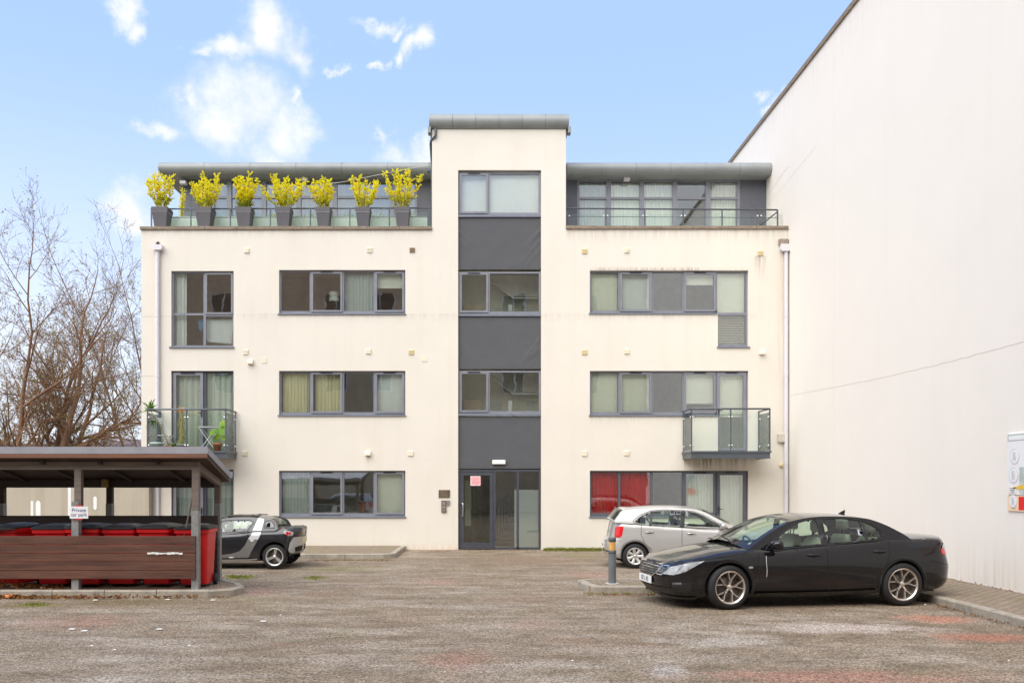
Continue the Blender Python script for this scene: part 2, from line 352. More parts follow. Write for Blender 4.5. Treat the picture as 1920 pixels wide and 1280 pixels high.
# strip of paving left of the door, under the windows
a0 = gp(738, 1047); yk = a0[1]
kerb_run('kerb', [(-7.2, yk), (a0[0]-.25, yk), (a0[0]+.02, yk+.25), (a0[0]+.06, D-.02)])
slab('paving', [(-7.2, yk+.1), (a0[0]-.27, yk+.1), (a0[0]-.1, yk+.27), (a0[0]-.05, D-.01), (-7.2, D-.01)], .115, PV)
# base of the bin shelter
SY = 14.42
kerb_run('kerb', [(-13, SY), (-4.45, SY), (-4.1, SY+.22), (-4.02, SY+.6), (-4.25, SY+1.15), (-4.7, SY+1.75)], w=.12)
slab('paving', [(-13, SY+.1), (-4.5, SY+.1), (-4.2, SY+.27), (-4.14, SY+.6), (-4.38, SY+1.12), (-4.75, SY+1.75), (-13, SY+1.75)], .112, PV)

# ---------------------------------------------------------------- render walls
def render_mat(name, col, streak=.12, tint=(.62,.50,.36), zones=(), dirt=.5):
    """painted render with faint water streaks and stains of their own shape. zones: (x0,x1,z0,z1,strength) streaky stains"""
    m, nt, b = newmat(name); tc = nd(nt, 'ShaderNodeTexCoord').outputs['Object']
    a = tex_noise(nt, .7, 6, .65, tc); st = tex_noise(nt, 1.0, 6, .7, tc, sc=(3.2, 3.2, .16)); fi = tex_noise(nt, 5, 5, .7, tc, loc=(5, 3, 1))
    c = mixc(nt, ramp(nt, a, [(.3, (0,0,0)), (.75, (1,1,1))]), col, tuple(x*(1-streak*.45) for x in col))
    c = mixc(nt, mth(nt, 'MULTIPLY', ramp(nt, st, [(.5, (0,0,0)), (.8, (1,1,1))]), streak*1.6), c, tint)
    c = mixc(nt, mth(nt, 'MULTIPLY', ramp(nt, fi, [(.6, (0,0,0)), (.85, (1,1,1))]), dirt*.3), c, tint)
    sp = nd(nt, 'ShaderNodeSeparateXYZ'); nt.links.new(tc, sp.inputs[0])
    fs = tex_noise(nt, 1.0, 6, .75, tc, sc=(11, 11, .5))
    fs = ramp(nt, fs, [(.42, (0,0,0)), (.68, (1,1,1))])
    for (ax, x0, x1, z0, z1, s, cc) in zones:   # top edge z1 strongest, fading to z0
        xx = sp.outputs[ax]
        mx_ = mth(nt, 'MULTIPLY', mth(nt, 'GREATER_THAN', xx, x0), mth(nt, 'LESS_THAN', xx, x1))
        mz = nd(nt, 'ShaderNodeMapRange'); nt.links.new(sp.outputs[2], mz.inputs[0]); mz.inputs[1].default_value = z0; mz.inputs[2].default_value = z1
        top = mth(nt, 'LESS_THAN', sp.outputs[2], max(z0, z1)+.002) if z1 > z0 else mth(nt, 'GREATER_THAN', sp.outputs[2], min(z0, z1)-.002)
        f = mth(nt, 'MULTIPLY', mth(nt, 'MULTIPLY', mx_, top), mth(nt, 'POWER', mz.outputs[0], 1.5)); f = mth(nt, 'MULTIPLY', f, fs); f = mth(nt, 'MULTIPLY', f, s, clamp=True)
        c = mixc(nt, f, c, cc)
    nt.links.new(c, b.inputs['Base Color']); b.inputs['Roughness'].default_value = .93; b.inputs['Specular IOR Level'].default_value = .2
    bn = nd(nt, 'ShaderNodeBump'); bn.inputs['Strength'].default_value = .35; bn.inputs['Distance'].default_value = .006
    nt.links.new(mth(nt, 'ADD', tex_noise(nt, 60, 3, .7, tc), mth(nt, 'MULTIPLY', a, 3)), bn.inputs['Height']); nt.links.new(bn.outputs[0], b.inputs['Normal']); return m
BR = (.20, .13, .07); GN = (.25, .24, .12); OCH = (.62, .42, .25)
zn = [(0, fx(265), fx(810), fz(448), fz(431), .3, BR), (0, fx(1062), fx(1478), fz(462), fz(430), .4, BR), (0, fx(1112), fx(1310), fz(497), fz(506.5), .9, BR), (0, fx(1106), fx(1404), fz(500), fz(506.5), .5, BR), (0, fx(688), fx(695), fz(872), fz(853), .9, BR), (0, fx(1240), fx(1262), fz(604), fz(588), .4, BR),
      (0, fx(1283), fx(1400), fz(895), fz(856), 1.2, BR), (0, fx(1310), fx(1345), fz(885), fz(856), 1.6, GN), (0, fx(1415), fx(1436), fz(530), fz(480), .8, BR),
      (0, fx(560), fx(860), fz(1012), fz(1031), 1.0, OCH), (0, fx(1015), fx(1130), fz(1022), fz(1032), .8, OCH), (0, fx(445), fx(1420), fz(610), fz(588), .25, BR), (0, fx(1106), fx(1410), fz(800), fz(778), .3, BR),
      (0, fx(1458), fx(1470), fz(1030), fz(472), .55, OCH), (0, fx(1476), fx(1478.5), fz(1030), fz(472), 1.4, OCH)]
CREAM = render_mat('cream_render', CREAMC, .14, zones=zn, dirt=.7)
FRAME = mat('grey_frame', (.21, .215, .245), .38, var=.1, vs=3)
FRAMED = mat('dark_frame', (.055, .06, .075), .4, var=.1)
SILLM = mat('sill_metal', (.17, .19, .23), .45, var=.15)
BLACKP = mat('black_plastic', (.012, .012, .013), .45, var=0)
COPE = mat('stained_coping', (.24, .19, .14), .9, var=.35, vs=7, bump=.4, stretch=(1, 1, 4))
ZINC = mat('grey_metal_roof', (.25, .265, .26), .5, .1, var=.14, vs=1.5)
CLAD = mat('dark_cladding', (.10, .105, .125), .5, var=.08)
FABRIC = mat('charcoal_panel', (.085, .087, .094), .8, var=.08, vs=2)
RAIL = mat('rail_steel', (.10, .115, .13), .4, .4, var=.1)
STEEL = mat('brushed_steel', (.62, .62, .62), .3, .9, var=.05)
WPIPE = mat('white_pipe', (.66, .64, .66), .45, var=.06)
WINGLASS = glass_mat('window_glass', (.955, .98, .96), .14, wob=.05)
BALGLASS = glass_mat('balustrade_glass', (.955, .985, .97), .02, bl=.1)
MINTGL = glass_mat('frosted_green_glass', (.93, .98, .955), .03, bl=.1)
BLIND = mat('cream_blind', (.95, .95, .80), .8, var=.04)
BLINDW = mat('white_blind', (.95, .96, .92), .8, var=.04)
CURT = mat('cream_curtain', (.86, .80, .50), .85, var=.12, vs=3, stretch=(9, 1, .3))
CURTW = mat('white_net_curtain', (.84, .87, .76), .85, var=.1, vs=3, stretch=(9, 1, .3))
CURTG = mat('grey_net_curtain', (.58, .62, .58), .85, var=.1, vs=3, stretch=(9, 1, .3))
REDC = mat('red_curtain', (.90, .035, .03), .8, var=.3, vs=3, stretch=(9, 1, .3))
ROOMB = mat('room_wall_brown', (.80, .62, .42), .9, var=.1)
ROOMG = mat('room_wall_grey', (.64, .62, .52), .9, var=.1)
ROOML = mat('room_wall_light', (.75, .73, .58), .9, var=.05)
VENTC = mat('cream_vent', (.78, .71, .55), .6, var=.1); VENTY = mat('yellow_vent', (.66, .54, .30), .6, var=.1); VENTB = mat('brown_vent', (.25, .18, .10), .7, var=.2)
apt = empty('apartment_building', (0, D, 0), label='cream rendered apartment block of four storeys with a central entrance tower', cat='building')
def part(mb, name, m, parent=None, **kw):
    o = mb.build(name, m, parent or apt, **kw)
    if (parent or apt) is apt:
        pass
    return o
OFF = Vector((0, -D, 0))
def shift(mb):   # geometry is written in world coordinates; parts hang under empties at (0,D,0)
    mb.v = [v + OFF for v in mb.v]; return mb
def bp(mb, name, m, parent=None, **kw): return shift(mb).build(name, m, parent if parent is not None else apt, **kw)
# wall with openings --------------------------------------------------
OPEN = [ # (x0,x1,y0,y1) in facade pixels
 (321,438,508,650),(321,438,695,848),(321,438,880,1032), (523,760,506,588),(523,760,695,778),(523,760,882,968), (859,1014.5,319,1032)]
Lshape = [[(1106,507),(1403,507),(1403,650),(1346,650),(1346,587),(1106,587)], [(1106,695),(1403,695),(1403,846),(1346,846),(1346,778),(1106,778)], [(1106,882),(1403,882),(1403,1032),(1346,1032),(1346,968),(1106,968)]]
def rect(a): return [(a[0],a[2]),(a[1],a[2]),(a[1],a[3]),(a[0],a[3])]
holes = [rect(a) for a in OPEN if a[3] < 1030] + [Lshape[0], Lshape[1]]
# outline with ground-floor openings notched in
outl = [(265,1034),(321,1034),(321,880),(438,880),(438,1034),(859,1034),(859,319),(1014.5,319),(1014.5,1034),(1346,1034),(1346,968),(1106,968),(1106,882),(1403,882),(1403,1034),(1478,1034),(1478,430),(1061,430),(1061,243),(810,243),(810,431),(265,431)]
cv = lambda P: [(fx(p[0]), fz(p[1])) for p in P]
oc = cv(outl); hc = [cv(h) for h in holes]
pts, tris = cdt(oc, hc, g=.9)
mb = MB(); mb.add([(p[0], D, p[1]) for p in pts], tris)
RV = .16
for poly in [oc] + hc:
    n = len(poly)
    for i in range(n):
        a, b = poly[i], poly[(i+1) % n]; mb.quad((a[0],D,a[1]),(b[0],D,b[1]),(b[0],D+RV+.1,b[1]),(a[0],D+RV+.1,a[1]))
# sides, back and tower flanks of the block
L_, R_, T_ = fx(265), fx(1478), fz(431); BK = D + 11
mb.quad((L_,D,0-.1),(L_,BK,-.1),(L_,BK,T_),(L_,D,T_)); mb.quad((L_,BK,-.1),(R_-.01,BK,-.1),(R_-.01,BK,T_),(L_,BK,T_))
mb.quad((R_-.01,D+.3,-.1),(R_-.01,BK,-.1),(R_-.01,BK,T_),(R_-.01,D+.3,T_))
for x0, x1 in ((L_, fx(810)), (fx(1061), R_-.01)): mb.quad((x0,D+.3,T_-.02),(x1,D+.3,T_-.02),(x1,BK,T_-.02),(x0,BK,T_-.02))
for x in (fx(810), fx(1061)): mb.quad((x,D,T_-.3),(x,BK-2,T_-.3),(x,BK-2,fz(243)),(x,D,fz(243)))
mb.quad((fx(810),BK-2,T_),(fx(1061),BK-2,T_),(fx(1061),BK-2,fz(243)),(fx(810),BK-2,fz(243)))
bp(mb, 'wall', CREAM, fix=False)
# copings (slabs with joints)
def coping(x0, x1, zt, zb, n, dep=.5):
    mb = MB(); w = (x1-x0)/n
    for i in range(n): mb.box(x0+i*w+.004, x0+(i+1)*w-.004, D-.05-random.uniform(0,.004), D+dep, zb, zt+random.uniform(-.004,.004), .008)
    return bp(mb, 'coping', COPE)
coping(fx(264)-.02, fx(810), fz(425), fz(431), 9); coping(fx(1061), fx(1478)-.01, fz(424), fz(430), 7)
# small cream flashing lines: render joints
JL = mat('joint_line', (.5,.42,.33), .9, var=0)
for (a, b, y) in ((265,296,593),(301,318,593),(265,293,705)): bp(MB().box(fx(a), fx(b), D-.003, D+.001, fz(y)-.004, fz(y)+.004), 'expansion_joint', JL)
# dark panels of the tower -------------------------------------------
def panel(x0, x1, y0, y1, seed, creases=True):
    nx, ny = 60, 34; rng = random.Random(seed); v = []; X0, X1, Z0, Z1 = fx(x0), fx(x1), fz(y1), fz(y0)
    cr = [(rng.random()*.25, rng.uniform(.0, .8), rng.uniform(.6, 1.5), rng.uniform(.004, .012)) for _ in range(4)] if creases else []
    for j in range(ny+1):
        for i in range(nx+1):
            a, b = i/nx, j/ny; d = .004*noise.noise(Vector((a*7+seed, b*5, 0)))
            for (ca, cb, sl, am) in cr:     # diagonal pull creases from the edges
                for aa, sg in ((a, 1), (1-a, 1)):
                    t = (b - (.75-cb*.5)) + aa*sl*1.6; d += am*math.exp(-(t/.035)**2)*max(0, 1-aa/.28)*(1 if sg else 0)
            if j in (0, ny) or i in (0, nx): d = 0
            v.append((X0+(X1-X0)*a, D+.075-d*1.6, Z0+(Z1-Z0)*b))
    mb = MB(); mb.add(v, [(j*(nx+1)+i, j*(nx+1)+i+1, (j+1)*(nx+1)+i+1, (j+1)*(nx+1)+i) for j in range(ny) for i in range(nx)], True)
    mb.box(X0, X1, D+.075, D+.10, Z0, Z1)
    return bp(mb, 'dark_panel', FABRIC, fix=False)
panel(859.3,1014.2,404,504,1); panel(859.3,1014.2,591,691,2); panel(859.3,1014.2,780,878,5,False)
# ---------------------------------------------------------------- windows
def fr_rect(mb, x0, x1, z0, z1, w, y0, y1):
    """rectangular frame: butt-jointed bars"""
    mb.box(x0, x1, y0, y1, z1-w, z1); mb.box(x0, x1, y0, y1, z0, z0+w); mb.box(x0, x0+w, y0, y1, z0+w, z1-w); mb.box(x1-w, x1, y0, y1, z0+w, z1-w)
def room(parent, x0, x1, z0, z1, m, dep=1.9):
    dep = 1.15 if m is ROOML else dep; mb = MB(); y0, y1 = D+RV+.06, D+RV+dep; X0, X1, Z0, Z1 = x0-.35, x1+.35, z0-.5, z1+.25
    X0 = max(X0, L_+.05); X1 = min(X1, R_-.05)
    mb.quad((X0,y1,Z0),(X1,y1,Z0),(X1,y1,Z1),(X0,y1,Z1)); mb.quad((X0,y0,Z0),(X0,y1,Z0),(X0,y1,Z1),(X0,y0,Z1)); mb.quad((X1,y0,Z0),(X1,y1,Z0),(X1,y1,Z1),(X1,y0,Z1))
    mb.quad((X0,y0,Z0),(X1,y0,Z0),(X1,y1,Z0),(X0,y1,Z0)); mb.quad((X0,y0,Z1),(X1,y0,Z1),(X1,y1,Z1),(X0,y1,Z1))
    return bp(mb, 'room', m, parent)
def curtain(parent, x0, x1, z0, z1, m, y=None, amp=.02, per=.09, name='curtain'):
    y = y or D+RV+.09; n = max(8, int((x1-x0)/.012)); v = []; rng = random.Random(int(x0*100))
    ph = 0; ys = []
    for i in range(n+1): ph += .012*2*PI/per*rng.uniform(.6, 1.4); ys.append(amp*math.sin(ph)+amp*.5*math.sin(ph*.37))
    for z, k in ((z0, 1.2), ((z0+z1)/2, 1), (z1, .7)):
        for i in range(n+1): v.append((x0+(x1-x0)*i/n, y+ys[i]*k, z))
    mb = MB(); mb.add(v, [(j*(n+1)+i, j*(n+1)+i+1, (j+1)*(n+1)+i+1, (j+1)*(n+1)+i) for j in range(2) for i in range(n)], True)
    return bp(mb, name, m, parent, fix=False)
def blind(parent, x0, x1, z0, z1, m):
    mb = MB(); y = D+RV+.075; mb.box(x0, x1, y, y+.006, z0, z1); mb.box(x0, x1, y-.006, y+.012, z0-.025, z0); return bp(mb, 'blind', m, parent)
def strip_window(x0, x1, y0, y1, lights, roomm, sill=True, name='window', fm=None, extra_low=None, opening=None):
    """lights: list of (px0,px1,kind 'f'|'s'|'d', content); all on one frame"""
    X0, X1, Z0, Z1 = fx(x0), fx(x1), fz(y1), fz(y0); yf = D+RV-.075; yb = D+RV-.015
    mb = MB(); w = .05; fm = fm or FRAME
    mb.box(X0+.002, X1-.002, yf, yb, Z1-w, Z1-.002); mb.box(X0+.002, X0+w, yf, yb, Z0+.002, Z1-w)
    mb.box(X1-w, X1-.002, yf, yb, Z0+.002 if extra_low is None else fz(extra_low)+.002, Z1-w)
    segs = lights; zb = Z0+.09
    last = segs[-1]; xl_end = X1-w if extra_low is None else fx(last[0])-.0
    mb.box(X0+w, xl_end, yf, yb, Z0+.002, zb)
    for i in range(len(segs)-1):
        xm = fx((segs[i][1]+segs[i+1][0])/2); lo = zb if not (extra_low and i == len(segs)-2) else fz(extra_low)+.002
        mb.box(xm-.03, xm+.03, yf, yb, lo, Z1-w)
    f = bp(mb, name, fm)
    room(f, X0, X1, Z0 if extra_low is None else fz(extra_low)+.3, Z1, roomm)
    gl = MB()
    for i, (a, b, kind, cont) in enumerate(segs):
        xa = X0+w if i == 0 else fx((segs[i-1][1]+a)/2)+.03; xb = X1-w if i == len(segs)-1 else fx((b+segs[i+1][0])/2)-.03
        za, zt = zb, Z1-w
        if extra_low and i == len(segs)-1:
            if kind == 'd': za = fz(extra_low)+.03
            else:   # transom with lower light
                bp(MB().box(xa, xb, yf, yb, fz(587)-.04, fz(587)+.03), 'transom', fm, f); bp(MB().box(xa, xb, yf, yb, fz(extra_low)+.002, fz(extra_low)+.09), 'bottom_rail', fm, f)
                gl.box(xa, xb, yb-.03, yb-.022, fz(extra_low)+.09, fz(587)-.04); za = fz(587)+.03
        if kind in 'sd':
            sb = MB(); sw = .055 if kind == 's' else .085; ys = yf-.03
            lo = za-.03 if kind == 's' else za
            fr_rect(sb, xa-.012, xb+.012, lo, zt+.012, sw, ys, yb-.005)
            sh = bp(sb, 'sash' if kind == 's' else 'door', fm, f)
            vb = MB(); cx = (xa+xb)/2; vb.box(cx-.17, cx+.17, ys-.014, ys+.0, zt-.015, zt+.018); bp(vb, 'trickle_vent', BLACKP, f)
            if kind == 'd': hb = MB(); hb.box(xa+.02, xa+.05, ys-.02, ys, lo+1.0, lo+1.2); hb.bar((xa+.035, ys-.04, lo+1.13), (xa+.14, ys-.05, lo+1.13), .018); bp(hb, 'door_handle', BLACKP, f)
            gl.box(xa+sw-.012, xb-sw+.012, ys+.02, ys+.028, lo+sw, zt+.012-sw); za2, xa2, xb2 = lo+sw, xa+sw, xb-sw
        else: gl.box(xa, xb, yb-.03, yb-.022, za, zt)
        if cont: cont(f, xa, xb, za, zt)
    bp(gl, 'pane', WINGLASS, f)
    if sill:
        sb = MB(); xe = X1+.02 if extra_low is None else fx(last[0])-.01
        sb.box(X0-.03, xe, D-.04, D+RV-.075, Z0-.03, Z0+.004); 
        if extra_low and segs[-1][2] != 'd': sb.box(fx(last[0])-.03, X1+.04, D-.045, D+RV-.075, fz(extra_low)-.03, fz(extra_low)+.004)
        bp(sb, 'window_sill', SILLM, f)
    return f
cB = lambda m, k=0.0, k2=1.0: (lambda f, a, b, z0, z1: blind(f, a, b, z1-(z1-z0)*k2, z1, m))
cC = lambda m, x0=0, x1=1, **kw: (lambda f, a, b, z0, z1: curtain(f, a+(b-a)*x0, a+(b-a)*x1, z0-.1, z1, m, **kw))
# left 4-light windows
def lamp_c(f, a, b, z0, z1):
    mb = MB(); cx = a+(b-a)*.62; y = D+.75; mb.lathe([(.12, z0+.42), (.155, z0+.62), (.16, z0+.66)][::-1], 20, o=(cx, y, 0)); mb.lathe([(.16, z0+.40), (.12, z0+.68), (.0, z0+.68)], 24, o=(cx, y, 0)); bp(mb, 'lamp_shade', BLIND, f)
strip_window(523,760,506,588,[(523,580,'f',None),(583,641,'s',lamp_c),(644,700,'f',cC(CURTG,0,1,amp=.012)),(703,760,'s',cB(BLIND,0,.36))], ROOMB)
strip_window(523,760,695,778,[(523,580,'f',cC(CURT,0,.93)),(583,641,'s',cC(CURT,.08,1)),(644,700,'f',None),(703,760,'s',cB(BLINDW))], ROOMG)
strip_window(523,760,882,968,[(523,580,'f',cC(CURTG,0,1,amp=.01)),(583,641,'s',None),(644,700,'f',None),(703,760,'s',cB(BLIND,0,.98))], ROOMG)
# right 5-light windows
def slats(f, a, b, z0, z1):
    blind(f, a, b, z0, z1, BLIND); mb = MB(); n = 12; zb, zt = fz(645), fz(590)
    for i in range(n): z = zb+(zt-zb)*(i+.5)/n; mb.quad((a,D+RV+.06,z-.02),(b,D+RV+.06,z-.02),(b,D+RV+.09,z+.012),(a,D+RV+.09,z+.012))
    bp(mb, 'slatted_blind', VENTC, f, fix=False)
strip_window(1106,1403,507,587,[(1106,1160,'f',cB(BLIND)),(1164,1222,'s',cB(BLINDW)),(1225,1281,'f',None),(1284,1342,'s',cB(BLIND,0,.27)),(1346,1403,'f',slats)], ROOMG, extra_low=650)
strip_window(1106,1403,695,778,[(1106,1160,'f',cB(BLIND)),(1164,1222,'s',cB(BLIND)),(1225,1281,'f',None),(1284,1342,'s',cB(BLIND,0,.75)),(1346,1403,'d',cB(BLIND,0,.55))], ROOMG, extra_low=846)
def ornaments(f, a, b, z0, z1):
    curtain(f, a, b, z0, z1, REDC, amp=.03)
    for x in (.3, .42, .75, .88): mb = MB(); mb.lathe([(.045, 0), (.03, .05), (.0, .16 if x in (.42,.75) else .09)], 8, o=(a+(b-a)*x, D+RV+.0, z0+.0)); bp(mb, 'ornament', BLINDW, f)
strip_window(1106,1403,882,968,[(1106,1160,'f',lambda f,a,b,z0,z1: curtain(f,a,b,z0,z1,REDC,amp=.03)),(1164,1222,'f',ornaments),(1225,1281,'f',None),(1284,1342,'s',cC(CURTW)),(1346,1403,'d',cC(CURTW,amp=.015))], ROOMG, extra_low=1031, fm=mat('window_frame_dark', (.10,.105,.125), .4, var=.1))
# tower windows
for (y0, y1, rm, ct) in ((319,403,ROOMG,'b'),(508,589,ROOML,None),(694,776,ROOML,None)):
    f = strip_window(859.5,1014,y0+(2 if y0 == 319 else 0),y1,[(860,915,'s',cB(BLINDW) if ct else None),(918,1014,'f',cB(BLINDW) if ct else None)], rm, sill=False)
    sb = MB(); sb.box(fx(858), fx(1015), D+.03, D+.085, fz(y1+3), fz(y1-1)); bp(sb, 'window_sill', SILLM, f)
    if not ct:
        mb = MB(); mb.bar((fx(925),D+.9,fz(y0+8)),(fx(965),D+.9,fz(y0+38)),.03); mb.bar((fx(965),D+.9,fz(y0+38)),(fx(1012),D+.9,fz(y0+38)),.03); mb.box(fx(955),fx(962),D+.8,D+.95,fz(y1),fz(y0+52)); bp(mb, 'stair_rail', BLINDW, f)
        mb = MB(); mb.prism([(fx(918),fz(y0-6)),(fx(962),fz(y0+34)),(fx(1014),fz(y0+34)),(fx(1014),fz(y0-6))], D+.95, D+1.1); bp(mb, 'stair_soffit', ROOMG, f)
        [bp(MB().box(fx(q0),fx(q1),D+1.28,D+1.3,fz(y1+4),fz(y0+52)), 'landing_window', CURTG, f) for q0, q1 in ((920,941),(992,1008))]; mb = MB(); mb.box(fx(868),fx(902),D+1.1,D+1.2,fz(y1+4),fz(y0+48)); bp(mb, 'landing_door', ROOMB, f)
# left column
def two_by_two():
    X0, X1, Z0, Z1 = fx(321), fx(438), fz(650), fz(508); yf = D+RV-.075; yb = D+RV-.015; w = .05; mb = MB()
    fr_rect(mb, X0+.002, X1-.002, Z0+.002, Z1-.002, w, yf, yb); xm = fx(382); zm = fz(588)
    mb.box(xm-.035, xm+.035, yf, yb, Z0+w, Z1-w); mb.box(X0+w, xm-.035, yf, yb, zm-.03, zm+.03); mb.box(xm+.035, X1-w, yf, yb, zm-.06, zm+.03)
    f = bp(mb, 'window', FRAME); room(f, X0, X1, Z0, Z1, ROOMB)
    sb = MB(); fr_rect(sb, xm+.025, X1-w+.012, zm+.0, Z1-w+.012, .05, yf-.03, yb-.005); bp(sb, 'sash', FRAME, f)
    gl = MB(); gl.box(X0+w, xm-.035, yb-.03, yb-.022, zm+.03, Z1-w); gl.box(xm+.07, X1-w-.035, yf-.01, yf-.002, zm+.05, Z1-w-.035); gl.box(X0+w, xm-.035, yb-.03, yb-.022, Z0+w, zm-.03); gl.box(xm+.035, X1-w, yb-.03, yb-.022, Z0+w, zm-.06); bp(gl, 'pane', WINGLASS, f)
    curtain(f, X0+.02, X0+.36, Z0-.1, Z1, BLINDW, amp=.03)
    sb = MB(); sb.box(X0-.05, X1+.02, D-.045, D+RV-.075, Z0-.035, Z0+.003); bp(sb, 'window_sill', SILLM, f)
    mb = MB(); za = fz(596); v = [(fx(379), za), (fx(433), za), (fx(429), fz(642)), (fx(386), fz(638)), (fx(379), fz(630))]; mb.prism(v, D+RV+.09, D+RV+.10); tw = bp(mb, 'towel', BLINDW, f)
    mb = MB(); mb.prism([(fx(366),za),(fx(376),za),(fx(375),fz(612)),(fx(371),fz(618)),(fx(367),fz(612))], D+RV+.12, D+RV+.13); bp(mb, 'blue_towel', mat('blue_cloth',(.12,.32,.55),.8), f)
two_by_two()
def french(y0, y1, nm, cm, split=382):
    X0, X1, Z0, Z1 = fx(321), fx(438), fz(y1), fz(y0); yf = D+RV-.075; yb = D+RV-.015; w = .05; mb = MB()
    fr_rect(mb, X0+.002, X1-.002, Z0+.002, Z1-.002, w, yf, yb); xm = fx(split); mb.box(xm-.05, xm+.05, yf, yb, Z0+w, Z1-w)
    f = bp(mb, nm, FRAMED); room(f, X0, X1, Z0+.45, Z1, ROOMG)
    sb = MB(); fr_rect(sb, X0+w-.012, xm-.038, Z0+w-.01, Z1-w+.012, .08, yf-.03, yb-.005); bp(sb, 'door', FRAME, f)
    vb = MB(); cx = (X0+xm)/2; vb.box(cx-.2, cx+.2, yf-.045, yf-.03, Z1-w-.03, Z1-w+.012); bp(vb, 'trickle_vent', BLACKP, f)
    hb = MB(); hb.box(xm-.09, xm-.06, yf-.05, yf-.03, Z0+1.0, Z0+1.2); hb.bar((xm-.08,yf-.07,Z0+1.12),(xm-.18,yf-.07,Z0+1.12),.018); bp(hb, 'door_handle', BLACKP, f)
    gl = MB(); gl.box(X0+w+.06, xm-.11, yf-.01, yf-.002, Z0+.13, Z1-.12); gl.box(xm+.05, X1-w, yb-.03, yb-.022, Z0+w, Z1-w); bp(gl, 'pane', WINGLASS, f)
    curtain(f, X0+w, X1-w, Z0+.05, Z1-.05, cm, amp=.035, per=.16); return f
french(695,848,'balcony_door',CURTW); french(880,1031,'patio_door',CURTG)
# ---------------------------------------------------------------- entrance
EX0, EX1, EZ1 = fx(859.5), fx(1014), fz(880)
mb = MB(); yf, yb = D+.06, D+.13
mb.box(EX0, EX0+.05, yf, yb, .02, EZ1); mb.box(EX1-.05, EX1, yf, yb, .02, EZ1); mb.box(EX0+.05, EX1-.05, yf, yb, EZ1-.06, EZ1)
for px in (927, 971): mb.box(fx(px)-.035, fx(px)+.035, yf, yb, .02, EZ1-.06)
mb.box(fx(927)+.035, EX1-.05, yf, yb, .0, .06) ; mb.box(fx(972)+.04, EX1-.05, yf+.002, yb, .06, .062)
ent = bp(mb, 'entrance_screen', FRAMED)
mb = MB(); fr_rect(mb, EX0+.055, fx(927)-.04, .03, EZ1-.07, .09, yf-.012, yb-.01); mb.box(EX0+.145, fx(927)-.13, yf-.011, yb-.01, .12, .2)
door = bp(mb, 'entrance_door', FRAMED)
mb = MB(); mb.box(EX0+.14, fx(927)-.125, yf+.02, yf+.028, .2, EZ1-.15); bp(mb, 'pane', glass_mat('door_glass', (.90,.93,.88), .07, .05), door)
mb = MB(); hx = fx(868); mb.tube([(hx-.05,yf-.012,fz(968)),(hx-.0,yf-.07,fz(967.5)),(hx,yf-.075,fz(965)),(hx,yf-.075,fz(946)),(hx-.0,yf-.07,fz(943.5)),(hx-.05,yf-.012,fz(943))], .014, 8); bp(mb, 'door_handle', STEEL, door)
gl = MB(); gl.box(fx(927)+.035, fx(971)-.035, yf+.03, yf+.038, .06, EZ1-.06); gl.box(fx(971)+.035, EX1-.05, yf+.03, yf+.038, .06, EZ1-.06); bp(gl, 'pane', WINGLASS, ent)
lob = MB(); X0, X1, y0, y1, Z1 = EX0-.2, EX1+.1, D+.2, D+4.2, EZ1+.05
for q in (((X0,y1,0),(X1,y1,0),(X1,y1,Z1),(X0,y1,Z1)), ((X0,y0,0),(X0,y1,0),(X0,y1,Z1),(X0,y0,Z1)), ((X1,y0,0),(X1,y1,0),(X1,y1,Z1),(X1,y0,Z1)), ((X0,y0,.005),(X1,y0,.005),(X1,y1,.005),(X0,y1,.005)), ((X0,y0,Z1),(X1,y0,Z1),(X1,y1,Z1),(X0,y1,Z1))): lob.quad(*q)
bp(lob, 'room', ROOML, ent)
mb = MB(); mb.box(fx(966), fx(1012), D+.55, D+.6, .02, fz(918)); bp(mb, 'inner_partition', mat('white_partition',(.72,.78,.75),.7,var=.03), ent)
mb = MB(); mb.bar((fx(930),D+1.4,fz(947)),(fx(958),D+1.4,fz(928)),.05,.04); mb.bar((fx(958),D+1.4,fz(928)),(fx(958),D+1.4,.02),.04); 
for k in range(5): mb.box(fx(932)+.1*k, fx(932)+.1*k+.9, D+1.2+.0, D+2.0, .02+.17*k, .17*(k+1))
for k in range(4): mb.bar((fx(934+6*k),D+1.4,fz(945-4*k)),(fx(934+6*k),D+1.4,.3),.015)
bp(mb, 'staircase', FRAMED, ent)
mb = MB(); mb.box(fx(884),fx(893),D+2,D+2.6,.02,2.1); mb.box(fx(905),fx(924),D+3.2,D+3.3,.3,2.0); bp(mb, 'timber_panel', mat('timber_door',(.16,.09,.045),.5,var=.2), ent)
mb = MB(); mb.box(fx(870),fx(882),D+1.5,D+1.52,fz(990),fz(900)); bp(mb, 'letter_box_panel', CURTW, ent)
n = tag(MB().box(fx(882),fx(901),D+.042,D+.046,fz(910),fz(892)).build('notice', mat('pink_paper',(.84,.60,.60),.8,var=.25,vs=30)), 'pink and white notice stuck inside the entrance door glass', 'notice')
mb = MB()
for k in range(7): mb.box(fx(884), fx(884)+.22+.03*(k % 3), D+.0395, D+.0415, fz(894.5+2.1*k)-.008, fz(894.5+2.1*k)+.006)
mb.build('printed_line', mat('red_print',(.75,.16,.18),.7,var=0), n)
